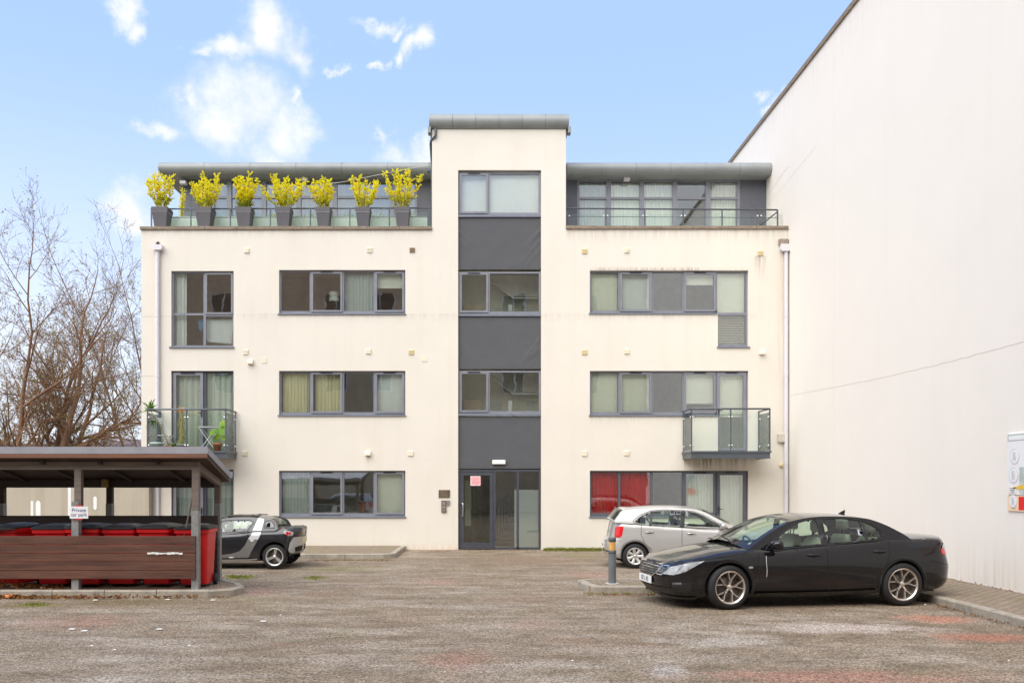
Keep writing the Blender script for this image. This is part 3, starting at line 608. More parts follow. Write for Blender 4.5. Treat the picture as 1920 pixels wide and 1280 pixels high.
# door light, plaque, intercom
mb = MB(); mb.box(fx(923), fx(948), D-.005, D+.075, fz(870), fz(862), .02); bp(mb, 'bulkhead_light', mat('white_lamp_cover',(.86,.84,.80),.35,var=0))
mb = MB(); mb.box(fx(822.5), fx(843.5), D-.02, D, fz(932.5), fz(918)); pq = bp(mb, 'plaque', mat('bronze_plate',(.16,.12,.08),.4,.5,var=.2))
mb = MB(); 
for k in range(5): mb.box(fx(826), fx(840)-.02*(k % 2), D-.023, D-.02, fz(921+2.3*k)-.006, fz(921+2.3*k)+.006)
bp(mb, 'engraved_line', mat('bronze_light',(.30,.24,.17),.4,.5,var=0), pq)
mb = MB(); mb.box(fx(827.5), fx(837), D-.04, D, fz(960), fz(937.5), .006); ic = bp(mb, 'intercom', mat('intercom_case',(.24,.17,.12),.4,.5,var=.1))
mb = MB(); mb.box(fx(829.5), fx(835), D-.044, D-.04, fz(946), fz(940)); mb.box(fx(829.5), fx(835), D-.044, D-.04, fz(953), fz(948)); mb.box(fx(829.5), fx(835), D-.044, D-.04, fz(958), fz(955)); bp(mb, 'button_panel', STEEL, ic)
mb = MB(); mb.box(fx(838), fx(843.5), D-.03, D, fz(947), fz(937.5), .005); bp(mb, 'card_reader', mat('reader_grey',(.2,.2,.2),.5), None)
# tower roof barrel ---------------------------------------------------
def barrel(x0, x1, y, ztop, zbot, dep, name='barrel_roof', ends=True):
    h = ztop-zbot; cy = y+h*.5; pr = []
    for k in range(15):
        a = R(-90 + k*180/14); pr.append((cy - h*.5*math.cos(a)*1.1, zbot+h*.5 + h*.5*math.sin(a)))
    pr.append((y+dep, ztop+.03)); pr.append((y+dep, zbot+.05)); n = len(pr); mb = MB()
    xs_ = [x0 + (x1-x0)*i/6 for i in range(7)]
    v = [(x, p[0], p[1]) for x in xs_ for p in pr]; mb.add(v, [(i*n+k, i*n+k+1, (i+1)*n+k+1, (i+1)*n+k) for i in range(6) for k in range(n-2)], True)
    mb.quad((x0,pr[0][0],pr[0][1]),(x1,pr[0][0],pr[0][1]),(x1,pr[-1][0],pr[-1][1]),(x0,pr[-1][0],pr[-1][1]))
    for x in (x0, x1): mb.add([(x, p[0], p[1]) for p in pr], [tuple(range(n))])
    r = bp(mb, name, ZINC, ang=40)
    sb = MB()
    for x in xs_[1:-1]: 
        q = [(x, p[0], p[1]) for p in pr[:15]]; sb.tube([(a, b-.002*0+(b-cy)*.012, c+(c-(zbot+h/2))*.012) for a, b, c in q], .004, 4)
    bp(sb, 'seam', CLAD, r); return r
br_ = barrel(fx(805), fx(1066), D-.14, fz(213), fz(243.5), 6)
mb = MB(); mb.box(fx(815), fx(1055), D+.3, D+5, fz(213), fz(211.0)); bp(mb, 'roof_sheet', COPE)
for x in (fx(804), fx(1066)): mb = MB(); mb.box(x-.02, x+.06, D-.1, D+.15, fz(251), fz(240)); bp(mb, 'gutter_end', ZINC)
mb = MB(); mb.tube([(fx(817),D-.05,fz(242)),(fx(817),D-.06,fz(256)),(fx(808),D+.02,fz(264)),(fx(807),D+.1,fz(268)),(fx(809.5),D+.16,fz(310)),(fx(809),D+.2,fz(424))], .035, 8); bp(mb, 'downpipe', RAIL)
# penthouses ----------------------------------------------------------
PYd = 1.9; PD = D+PYd; PS = F/PD
def qx(px): return (px-PX)/PS
def qz(py): return H+(PY-py)/PS
for (a, b, hs) in ((340,808,[(398,780)]), (1058,1438,[(1082,1387)])):
    mb = MB(); X0, X1 = qx(a), qx(b); zt = qz(332)
    xs_ = [X0] + [qx(p) for h in hs for p in h] + [X1]
    for i in range(0, len(xs_)-1, 2): mb.box(xs_[i], xs_[i+1], PD, PD+.15, T_-.02, zt)
    mb.quad((X0,PD,T_),(X0,PD+7,T_),(X0,PD+7,zt),(X0,PD,zt)); mb.quad((X1,PD,T_),(X1,PD+7,T_),(X1,PD+7,zt),(X1,PD,zt)); mb.quad((X0,PD+7,T_),(X1,PD+7,T_),(X1,PD+7,zt),(X0,PD+7,zt))
    for px in ((1410, 1420) if a > 1000 else (372, 358)): mb.box(qx(px)-.006, qx(px)+.006, PD-.006, PD, T_, qz(336))
    bp(mb, 'penthouse_wall', CLAD, fix=False)
barrel(qx(309), qx(808)+.1, PD-.55, qz(314), qz(337), 7); barrel(qx(1060), qx(1442), PD-.55, qz(314), qz(338), 7)
def pent(x0, x1, cols, tr, conts, glassm):
    X0, X1, Z0, Z1 = qx(x0), qx(x1), T_-.0, qz(335); y0, y1 = PD-.02, PD+.06; mb = MB()
    mb.box(X0, X1, y0, y1, Z1-.09, Z1); mb.box(X0, X0+.07, y0, y1, Z0, Z1-.09); mb.box(X1-.07, X1, y0, y1, Z0, Z1-.09)
    ed = [X0+.07] + [qx(c) for c in cols] + [X1-.07]
    for c in ed[1:-1]: mb.box(c-.07, c+.07, y0-.02, y1, Z0, Z1-.09)
    zt = qz(tr)
    for i in range(len(ed)-1): a = ed[i]+(.07 if i else 0); b = ed[i+1]-(.07 if i < len(ed)-2 else 0); mb.box(a, b, y0+.005, y1, zt-.035, zt+.035)
    f = bp(mb, 'penthouse_window', FRAME); gl = MB(); gl.box(X0+.05, X1-.05, PD+.03, PD+.036, Z0, Z1-.05); bp(gl, 'pane', glassm, f)
    rm = MB(); yy = PD+3
    rm.quad((X0-.3,yy,Z0),(X1+.3,yy,Z0),(X1+.3,yy,Z1),(X0-.3,yy,Z1)); rm.quad((X0-.3,PD+.16,Z0+.01),(X1+.3,PD+.16,Z0+.01),(X1+.3,yy,Z0+.01),(X0-.3,yy,Z0+.01)); rm.quad((X0-.3,PD+.16,Z1),(X1+.3,PD+.16,Z1),(X1+.3,yy,Z1),(X0-.3,yy,Z1)); bp(rm, 'room', ROOMG, f)
    for i, m in enumerate(conts):
        if m: curtain(f, ed[i]+.03, ed[i+1]-.03, Z0, Z1-.1, m, y=PD+.14, amp=.03)
    return f
SKYGL = glass_mat('reflective_glass', (.75,.8,.8), .25, .04)
pent(398,782,[430,446,495,560,612,628,735,752], 370, [CURTG]*9, SKYGL)
pent(1082,1387,[1141,1203,1265,1327], 372, [CURTG,CURTW,CURTW,None,CURTW], WINGLASS)
for px, py in ((1173, 340), (574, 341), (348, 347)):
    mb = MB(); mb.box(qx(px)-.09, qx(px)+.09, PD-.28, PD-.1, qz(py)-.05, qz(py)+.05, .01); bp(mb, 'floodlight', WPIPE)
# balustrades ---------------------------------------------------------
RY = D+.42
def ax(px): return (px-PX)/(F/RY)
def az_(py): return H+(PY-py)/(F/RY)
mb = MB(); zt = az_(393.5); zc = fz(425)
mb.tube([(ax(1062),RY,zt+.04),(ax(1457),RY,zt-.0),(ax(1462),RY+.2,zt)], .024, 8); mb.tube([(ax(1462),RY+.2,zt),(ax(1457),RY+1.6,zt)], .02, 6)
mb.tube([(ax(1064),RY,az_(407)+.02),(ax(1457),RY,az_(408.5))], .009, 6)
rr = bp(mb, 'terrace_railing', RAIL)
for px in (1064,1136,1209,1281,1354,1424,1458): bp(MB().box(ax(px)-.016, ax(px)+.016, RY-.02, RY+.02, zc, zt), 'post', RAIL, rr)
gpx = (1064,1136,1209,1281,1354,1424,1458)
for a, b in zip(gpx, gpx[1:]): bp(MB().box(ax(a)+.03, ax(b)-.03, RY-.004, RY+.004, zc, az_(401)), 'glass_panel', BALGLASS, rr)
cb = MB()
for a in gpx:
    for s in (-1, 1):
        if (a == 1064 and s < 0) or (a == 1458 and s > 0): continue
        cb = MB(); cb.lathe([(.0,-.02),(.026,-.02),(.026,.012),(0,.012)], 10, 'y', (ax(a)+s*.05, RY, az_(405))); bp(cb, 'glass_clamp', STEEL, rr)
mb = MB(); mb.tube([(ax(283),RY,az_(392)),(ax(808),RY,az_(390))], .022, 8); mb.tube([(ax(283),RY,az_(408)),(ax(806),RY,az_(407))], .010, 6); mb.tube([(ax(283),RY,az_(392)),(ax(286),RY+1.7,az_(392))], .02, 6)
rl = bp(mb, 'terrace_railing', RAIL)
lp = (284,358,432,507,582,656,730,804)
for px in lp: bp(MB().box(ax(px)-.016, ax(px)+.016, RY-.02, RY+.02, zc, az_(391)), 'post', RAIL, rl)
for a, b in zip(lp, lp[1:]): bp(MB().box(ax(a)+.02, ax(b)-.02, RY-.004, RY+.004, zc, az_(399)), 'glass_panel', MINTGL, rl)
# frosted film inside the glass of the left terrace
mb = MB(); mb.box(ax(290), ax(800), RY+.25, RY+.256, zc, az_(401)); bp(mb, 'privacy_screen', mat('pale_screen',(.76,.82,.74),.8,var=.12,vs=2), rl)
mb = MB(); mb.tube([(ax(545),RY+.05,az_(350)),(ax(640),RY,az_(342)),(ax(735),RY-.05,az_(324)),(ax(808),RY-.1,az_(311))], .006, 4); bp(mb, 'cable', WPIPE)
mb = MB(); mb.tube([(fx(801),D+.6,fz(312)),(fx(803),D+.6,fz(290))], .01, 5); mb.box(fx(798),fx(805),D+.55,D+.65,fz(309),fz(303),.01); mb.tube([(fx(795),D+.6,fz(301)),(fx(806),D+.6,fz(307))], .012, 5); bp(mb, 'aerial', RAIL)
# downpipes -----------------------------------------------------------
def pipe(px, y0, y1, hop, dx=0):
    mb = MB(); x = fx(px); mb.tube([(x,D-.07,fz(y0)),(x,D-.07,fz(y1))], .055, 12)
    for yy in (593, 705, 868):
        if y0 < yy < y1: mb.tube([(x,D-.07,fz(yy)-.03),(x,D-.07,fz(yy)+.03)], .062, 12)
    p = bp(mb, 'downpipe', WPIPE); mb = MB(); a, b, c, d = hop; v = []
    zt, zb = fz(c), fz(d); mb.prism([(fx(a),zt),(fx(b),zt),(fx(b),zb+.05),(fx(b)-.04,zb),(fx(a)+.04,zb),(fx(a),zb+.05)], D-.17, D-.005); bp(mb, 'hopper', WPIPE, p)
pipe(297, 468, 1030, (288.5,307,461,471)); pipe(1472.5, 470, 1030, (1461,1482-.5,460,473))
mb = MB(); mb.tube([(fx(297),D-.02,fz(456)),(fx(297),D-.09,fz(459)),(fx(297),D-.1,fz(463))], .045, 8); bp(mb, 'overflow_outlet', BLACKP)
mb = MB(); mb.box(fx(1459), fx(1477), D-.09, D-.004, fz(461), fz(449), .015); bp(mb, 'render_patch', mat('broken_render',(.30,.24,.20),.9,var=.4,vs=25,bump=1))
# vents ---------------------------------------------------------------
def vent(px, py, m, w=10, h=9, dep=.05, kind=0):
    mb = MB(); X0, X1, Z0, Z1 = fx(px-w/2), fx(px+w/2), fz(py+h/2), fz(py-h/2)
    if kind == 0:   # louvred box
        mb.box(X0, X1, D-.02, D, Z0, Z1, .004)
        for k in range(4): z = Z0+(Z1-Z0)*(k+.5)/4; mb.add([(X0+.01,D-.02,z+.014),(X1-.01,D-.02,z+.014),(X1-.01,D-.034,z-.008),(X0+.01,D-.034,z-.008),(X1-.01,D-.02,z-.008),(X0+.01,D-.02,z-.008)], [(0,1,2,3),(3,2,4,5)])
    elif kind == 1: # cowl
        mb.prism([(D-.001,Z1),(D-.03,Z1),(D-.1,Z0+.05),(D-.1,Z0),(D-.001,Z0)], X0, X1, 'x')
    elif kind == 2: # grille
        mb.box(X0, X1, D-.008, D, Z0, Z1)
        for i in range(5): x = X0+(X1-X0)*(i+.5)/5; mb.box(x-.006, x+.006, D-.013, D-.008, Z0, Z1)
    return bp(mb, 'vent_cover', m)
for (px, py, m, k) in [(463,470,VENTC,0),(693,469,VENTC,0),(773,469,VENTB,0),(461,660,VENTC,0),(470,678,VENTC,1),(495,676,ROOML,2),(691,659,VENTC,0),(771,660,VENTY,0),(796,673,ROOML,2),(459,849,VENTC,0),(690,849,VENTC,1),(770,850,VENTC,0),
                       (1096,471,VENTY,0),(1175,470,VENTC,0),(1425.5,475,VENTY,0),(1096,660,VENTY,0),(1175,659,VENTC,0),(1428,660,VENTC,1),(1096,850,VENTC,0),(1175,849,VENTC,0)]: vent(px, py, m, kind=k)
mb = MB(); mb.box(fx(1457), fx(1471), D-.1, D, fz(829), fz(813.5), .01); bp(mb, 'junction_box', mat('grey_cream_box',(.52,.47,.40),.6,var=.1))
mb = MB(); mb.lathe([(0,-.07),(.05,-.07),(.05,0)], 14, 'y', (fx(1463.5), D, fz(872))); bp(mb, 'round_vent', VENTY)
# balconies -----------------------------------------------------------
def balcony(xl, xr, wx0, wx1, posts, zf_py, rail_py, mint):
    """xl,xr front corner px; built from front plane Y=D-1"""
    YF = D-1.0; k = F/YF; X = lambda p: (p-PX)/k; Zf = lambda p: H+(PY-p)/k
    X0, X1 = X(xl), X(xr); zt = Zf(rail_py); zf = Zf(zf_py)
    mb = MB(); mb.box(X0-.03, X1+.03, YF-.03, D-.005, zf-.05, zf); 
    mb.box(X0-.0, X1+.0, YF, YF+.05, zf-.2, zf-.05); mb.box(X0, X0+.05, YF+.05, D-.005, zf-.2, zf-.05); mb.box(X1-.05, X1, YF+.05, D-.005, zf-.2, zf-.05)
    mb.box(X0-.02, X1+.02, YF-.02, YF+.07, zf-.205, zf-.195)
    b = bp(mb, 'balcony', RAIL)
    mb = MB(); mb.tube([(X0,D-.03,zt),(X0,YF+.03,zt),(X0+.03,YF,zt),(X1-.03,YF,zt),(X1,YF+.03,zt),(X1,D-.03,zt)], .024, 8); bp(mb, 'handrail', RAIL, b)
    for (px, py_) in [(X0+.01,YF),(X1-.01,YF),((X0+X1)/2 if posts else 0,YF),(X0+.01,D-.06),(X1-.01,D-.06)]:
        mb = MB(); mb.box(px-.016, px+.016, py_-.02, py_+.02, zf, zt-.02); bp(mb, 'post', RAIL, b)
    xm = (X0+X1)/2
    for a, c in ((X0+.05, xm-.04), (xm+.04, X1-.05)):
        mb = MB(); mb.box(a, c, YF-.004, YF+.004, zf+.02, zt-.09); bp(mb, 'glass_panel', mint, b)
    for x in (X0, X1): mb = MB(); mb.box(x-.004, x+.004, YF+.05, D-.1, zf+.02, zt-.09); bp(mb, 'glass_panel', mint, b)
    for z in (zf+.15, zt-.22):
        for x, s in ((X0+.045,1),(xm-.04,-1),(xm+.04,1),(X1-.045,-1)): bp(MB().lathe([(0,-.02),(.026,-.02),(.026,.015),(0,.015)], 10, 'y', (x, YF, z)), 'glass_clamp', STEEL, b)
        for x in (X0, X1):
            for y in (YF+.07, D-.12): bp(MB().lathe([(0,-.02),(.026,-.02),(.026,.02),(0,.02)], 10, 'x', (x, y, z)), 'glass_clamp', STEEL, b)
    return X0, X1, YF, zf
BL = balcony(276, 424, 0, 0, True, 845, 767, BALGLASS)
BRt = balcony(1296, 1444, 0, 0, True, 845, 766, BALGLASS)

# ---------------------------------------------------------------- neighbouring white wall
WH = (H*0+1.88+1.2865*WX)
znw = [(1, 4, 40, 12.2-.9, WH-.2, .22, (.45,.38,.32)), (1, 4, 40, 1.2, .15, .5, (.50,.42,.30))]
WHITE = render_mat('white_render', WHITEC, .07, tint=(.66,.58,.52), zones=znw, dirt=.7)
nb = empty('neighbouring_building', (WX, 4, 0), label='tall blank whitewashed side wall of the neighbouring building', cat='building')
mb = MB(); ys_ = [0, 9.6, 17.6, 24.9, 42]
for i in range(len(ys_)-1):
    a, b = ys_[i]+(.006 if i else 0), ys_[i+1]-.006; mb.box(0, 5, a, b, -.1, WH-.12)
mb.box(.01, 4.9, 0, 42, -.1, WH-.13); mb.build('wall', WHITE, nb)
mb = MB(); mb.box(-.05, 5.05, -.02, 42, WH-.12, WH); mb.build('coping', COPE, nb)
mb = MB(); JT = mat('crack_and_shadow_line', (.60,.50,.42), .9, var=.3)
pz = lambda px, py: H + (PY-py)*WX/(px-PX); pyw = lambda px: F*WX/(px-PX)
def crack_and_shadow(pts, w, wig):
    P = []; 
    for i in range(len(pts)-1):
        (a, za), (b, zb) = pts[i], pts[i+1]; n = 14
        for k in range(n): t = k/n; P.append((-.002, a+(b-a)*t-4, za+(zb-za)*t+wig*noise.noise(Vector((a*3+t*9, 2, 1)))))
    P.append((-.002, pts[-1][0]-4, pts[-1][1])); mb.tube(P, w, 4)
crack_and_shadow([(pyw(p), pz(p, q)) for p, q in ((1482,741),(1640,711),(1780,678),(1920,640))], .0025, .03)
crack_and_shadow([(pyw(p), pz(p, q)) for p, q in ((1480,408),(1640,330),(1750,250),(1834,186))], .0005, .05)
crack_and_shadow([(pyw(1440)-.0, pz(1440,365)), (pyw(1478), pz(1478,312))], .002, 0); crack_and_shadow([(pyw(1440), pz(1440,385)), (pyw(1530), pz(1530,275))], .0015, 0)  # straight lines drawn in for shadow lines on the wall beside the penthouse
mb.build('crack_and_shadow', JT, nb)
# sign boards on that wall --------------------------------------------
SP = mat('sign_white', (.80,.80,.80), .5, var=.03); SG = mat('sign_grey_green', (.42,.50,.46), .5, var=.1); SGR = mat('sign_pale_grey', (.60,.60,.62), .6, var=0); SY_ = mat('sign_yellow', (.80,.50,.05), .5, var=.05)
SO = mat('sign_orange', (.85,.62,.42), .5, var=.05); SR = mat('sign_red', (.75,.01,.01), .4, var=.05); SK = mat('sign_dark', (.12,.12,.14), .5, var=0); SW2 = mat('sign_picture', (.45,.52,.48), .5, var=.4, vs=8)
def wq(mbx, p0, p1, y_t, y_b, t0, t1):   # quad on the wall between picture columns, heights taken at the left column
    ya, yb_ = pyw(p0), pyw(p1); zt, zb = pz(1892, y_t), pz(1892, y_b); mbx.box(WX-t1, WX-t0, min(ya, yb_), max(ya, yb_), min(zt, zb), max(zt, zb))
s1 = MB(); wq(s1, 1892, 2120, 814, 927, .0, .03); s1 = tag(s1.build('site_sign', SP), 'large white notice board with faint round icons, upper board on the white wall', 'sign')
m1 = MB(); wq(m1, 1893, 2119, 814.5, 827, .03, .033); m1.build('header_panel', SG, s1)
m1 = MB(); wq(m1, 1895, 2110, 817.5, 825.5, .033, .035); m1.build('header_strip', SP, s1)
text('CEVENA', 'header_lettering', SGR, .11, (WX-.036, (pyw(1900)+pyw(1960))/2-.2, pz(1892, 821.3)), (PI/2, 0, -PI/2), s1, .001)
def disc(mat_, px, py, r, par, t=.034):
    m1 = MB(); y = pyw(px); z = pz(1892, py); m1.lathe([(0,-t),(r,-t),(r,-t+.003)], 24, 'x', (WX, y, z), smooth=False); m1.build('icon_disc', mat_, par)
    m1 = MB(); m1.lathe([(0,-t-.002),(r*.86,-t-.002),(r*.86,-t)], 24, 'x', (WX, y, z), smooth=False); m1.build('icon_face', SP, par)
    m1 = MB(); m1.lathe([(0,-t-.004),(r*.3,-t-.004)], 12, 'x', (WX, y+.01, z+r*.3), smooth=False); m1.box(WX-t-.004, WX-t-.002, y-r*.35, y+r*.35, z-r*.5, z+r*.05); m1.build('icon_mark', mat_, par)
disc(SGR, 1906, 856, .13, s1); disc(SGR, 1904, 891, .13, s1); disc(SGR, 1940, 856, .13, s1)
m1 = MB(); wq(m1, 1915, 1990, 876, 925, .03, .033); m1.build('picture_panel', SW2, s1)
m1 = MB(); y0 = pyw(1913); m1.add([(WX-.036, y0+.15, pz(1892,914)), (WX-.036, y0-.1, pz(1892,908)), (WX-.036, y0-.4, pz(1892,904)), (WX-.036, y0-.4, pz(1892,913)), (WX-.036, y0-.05, pz(1892,917))], [(0,1,2,3,4)]); m1.build('yellow_star', SY_, s1, fix=False)
m1 = MB(); wq(m1, 1895, 1909.5, 912, 925, .03, .034); m1.build('text_label', SO, s1)
m1 = MB(); wq(m1, 1896, 1908.7, 913, 924, .034, .036); m1.build('text_label', SP, s1)
m1 = MB()
for k in range(3): wq(m1, 1897.5+k*.7, 1907.3-k*.7, 914.6+3*k, 916+3*k, .036, .037)
m1.build('printed_line', SK, s1)
s2 = MB(); wq(s2, 1892, 2100, 928.5, 957, .0, .025); s2 = tag(s2.build('warning_sign', SO), 'orange bordered safety sign with red panel, lower board on the white wall', 'sign')
disc(SGR, 1902.5, 938.5, .11, s2, .027)
m1 = MB(); wq(m1, 1913, 1990, 930, 954.5, .025, .028); m1.build('red_panel', SR, s2)
m1 = MB(); wq(m1, 1898, 1908, 948, 949, .025, .0265); wq(m1, 1899.5, 1907, 951.5, 952.5, .025, .0265); m1.build('printed_line', SK, s2)
# ---------------------------------------------------------------- boundary wall seen through the shelter
CONC = render_mat('grey_concrete_wall', (.47,.42,.33), .3, tint=(.25,.21,.14), dirt=1.0)
bx1 = (279-PX)*(D-.35)/F
bw = tag(MB().box(-22, bx1, D-.35, D-.1, -.1, 2.45).build('boundary_wall', CONC), 'stained grey concrete boundary wall behind the bin shelter', 'wall')
PAINT = mat('white_paint', (.78,.78,.76), .7, var=.06)
bws = F/(D-.352)
def bq(px): return (px-PX)/bws
def bz(py): return H+(PY-py)/bws
pt = MB()
for (a, b, c, d) in ((127.5,133,901,975),(57.5,62.5,938,975),(67,76,938,975),(175,181.5,930,955)):
    X0, X1, Z1, Z0 = bq(a), bq(b), bz(c), bz(d); r = (X1-X0)/2
    pt.add([(X0,D-.352,Z0+r),(X0+r*.6,D-.352,Z0),(X1-r*.6,D-.352,Z0),(X1,D-.352,Z0+r),(X1,D-.352,Z1-r),(X1-r*.6,D-.352,Z1),(X0+r*.6,D-.352,Z1),(X0,D-.352,Z1-r)], [tuple(range(8))])
pt.build('painted_bay_marking', PAINT, bw, fix=False)
# ---------------------------------------------------------------- bin shelter
def wood_mat(name, col, var=.35, scl=3):
    m, nt, b = newmat(name); tc = nd(nt, 'ShaderNodeTexCoord').outputs['Object']
    a = tex_noise(nt, scl, 7, .7, tc, sc=(.35, 3, 5)); k = tex_noise(nt, 1.1, 5, .7, tc, loc=(3,1,2))
    c = mixc(nt, ramp(nt, a, [(.3, (0,0,0)), (.7, (1,1,1))]), tuple(x*(1-var) for x in col), tuple(x*(1+var) for x in col))
    c = mixc(nt, ramp(nt, k, [(.5, (0,0,0)), (.75, (.5,.5,.5))]), c, tuple(.6*x+.05 for x in col))
    nt.links.new(c, b.inputs['Base Color']); b.inputs['Roughness'].default_value = .75
    bn = nd(nt, 'ShaderNodeBump'); bn.inputs['Strength'].default_value = .5; bn.inputs['Distance'].default_value = .01; nt.links.new(a, bn.inputs['Height']); nt.links.new(bn.outputs[0], b.inputs['Normal']); return m
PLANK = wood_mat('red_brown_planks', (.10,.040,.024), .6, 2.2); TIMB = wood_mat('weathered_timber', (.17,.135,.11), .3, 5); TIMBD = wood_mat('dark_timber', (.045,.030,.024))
FASC = mat('grey_flashing', (.30,.30,.33), .55, .2, var=.12, vs=3); GALV = mat('galvanised_post', (.25,.25,.24), .6, .2, var=.25, vs=9, bump=.2)
sh = empty('bin_shelter', (-4.71, 14.6, .112), label='open timber bin shelter with sloping felt roof and brown plank front', cat='shelter')
SL = -9.2
def rz_(y): return 2.36 - .385*(y+.25)/1.7        # top of the roof against local depth (base at z=.112)
def slope_slab(x0, x1a, x1b, y0, y1, t0, t1): return [(x0,y0,rz_(y0)-t0),(x1a,y0,rz_(y0)-t0),(x1b,y1,rz_(y1)-t0),(x0,y1,rz_(y1)-t0),(x0,y0,rz_(y0)-t1),(x1a,y0,rz_(y0)-t1),(x1b,y1,rz_(y1)-t1),(x0,y1,rz_(y1)-t1)]
BX = [(0,1,2,3),(7,6,5,4),(0,4,5,1),(1,5,6,2),(2,6,7,3),(3,7,4,0)]
mb = MB(); mb.add(slope_slab(SL, .27, .15, -.25, 1.5, 0, .115), BX); mb.build('roof', FASC, sh)
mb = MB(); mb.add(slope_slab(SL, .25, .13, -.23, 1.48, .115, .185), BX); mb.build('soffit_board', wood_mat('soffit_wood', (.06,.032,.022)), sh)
mb = MB(); mb.box(SL, .262, -.262, -.234, rz_(-.25)-.185, rz_(-.25)-.118); mb.build('fascia_board', wood_mat('fascia_wood', (.17,.075,.04)), sh)
mb = MB(); mb.bar((SL,0,rz_(0)-.25),(.0,0,rz_(0)-.25),.09,.13); mb.build('beam', TIMB, sh)
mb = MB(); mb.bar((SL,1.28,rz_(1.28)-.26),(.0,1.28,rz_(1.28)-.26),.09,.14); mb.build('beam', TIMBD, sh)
mb = MB(); mb.bar((.0,.05,rz_(.05)-.25),(.0,1.25,rz_(1.25)-.25),.08,.12); mb.build('beam', TIMB, sh)
for i in range(9):
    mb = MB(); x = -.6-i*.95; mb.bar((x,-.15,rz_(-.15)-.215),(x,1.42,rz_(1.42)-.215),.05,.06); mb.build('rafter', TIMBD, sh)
for k in range(5):
    x = -k*1.945
    mb = MB(); mb.box(x-.055,x+.055,-.05,.05,1.32,rz_(0)-.185); mb.build('post', TIMB, sh)
    mb = MB(); lx = -.035 if k else .0; mb.box(x-.06+lx,x+.055+lx,-.062,-.05,0,1.46-(.15 if k == 0 else 0)); mb.box(x-.06+lx,x-.052+lx,-.05,.06,0,1.46-(.15 if k == 0 else 0)); mb.box(x+.047+lx,x+.055+lx,-.05,.06,0,1.46-(.15 if k == 0 else 0)); mb.build('steel_shoe', GALV, sh)
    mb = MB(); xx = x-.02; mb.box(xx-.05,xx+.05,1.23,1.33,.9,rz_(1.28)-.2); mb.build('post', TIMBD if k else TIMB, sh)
    mb = MB(); mb.box(xx-.05,xx+.055,1.21,1.222,0,1.4); mb.box(xx+.045,xx+.055,1.222,1.33,0,1.4); mb.build('steel_shoe', GALV, sh)
zz = .19; mb = MB()
for i in range(5):
    hgt = .142; z1 = zz+hgt-.006
    x = SL
    for xe in (-7.0, -3.6 if i % 2 else -4.9, -.0+.02): mb.box(x, xe-.003, -.095-random.uniform(0,.006), -.066, zz, z1, .004); x = xe+.003
    zz += hgt
mb.build('plank_front', PLANK, sh)
mb = MB()
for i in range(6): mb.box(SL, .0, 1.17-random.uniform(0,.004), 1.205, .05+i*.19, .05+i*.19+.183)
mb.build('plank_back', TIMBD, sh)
mb = MB(); 
for k in range(9): mb.box(-.77+k*.065, -.77+k*.065+.062, -.1075, -.1065, .595+.006*math.sin(k*2.1), .625+.006*math.sin(k*1.3))
mb.build('paper_scrap', PAINT, sh)
tag(MB().box((198-PX)*15.87/F-.02, (207-PX)*15.87/F+.0, 15.72, 15.82, at(0,913,15.8).z, at(0,898,15.8).z, .01).build('timber_block', mat('ochre_block',(.25,.17,.05),.7,var=.3)), 'small ochre wooden block under the dark rear beam of the shelter', 'block')
t = tag(MB().tube([at(346,1003,14.75), at(364,917,14.62)], .016, 8).build('broom_handle', TIMB), 'long wooden pole leaning on the end post of the bin shelter', 'pole')
# sign on the post
Ys = 14.5; sg = MB(); p0, p1 = at(131,949,Ys), at(165.5,971.5,Ys); sg.box(p0.x, p1.x, Ys-.006, Ys, p1.z, p0.z)
sg = tag(sg.build('car_park_sign', SP), 'white sign reading Private car park fixed to the shelter post', 'sign')
BLUEK = mat('sign_navy_lettering', (.06,.09,.22), .6, var=0)
cx = (p0.x+p1.x)/2; text('Private', 'lettering', BLUEK, .085, (cx, Ys-.008, p0.z-.062), parent=sg, depth=.001); text('car park', 'lettering', BLUEK, .078, (cx, Ys-.008, p0.z-.135), parent=sg, depth=.001)
mb = MB(); mb.box(cx-.055, cx+.05, Ys+.001, Ys+.004, p0.z, p0.z+.018); mb.box(cx-.055, cx+.05, Ys+.001, Ys+.004, p1.z-.022, p1.z); mb.build('red_tape', SR, sg)
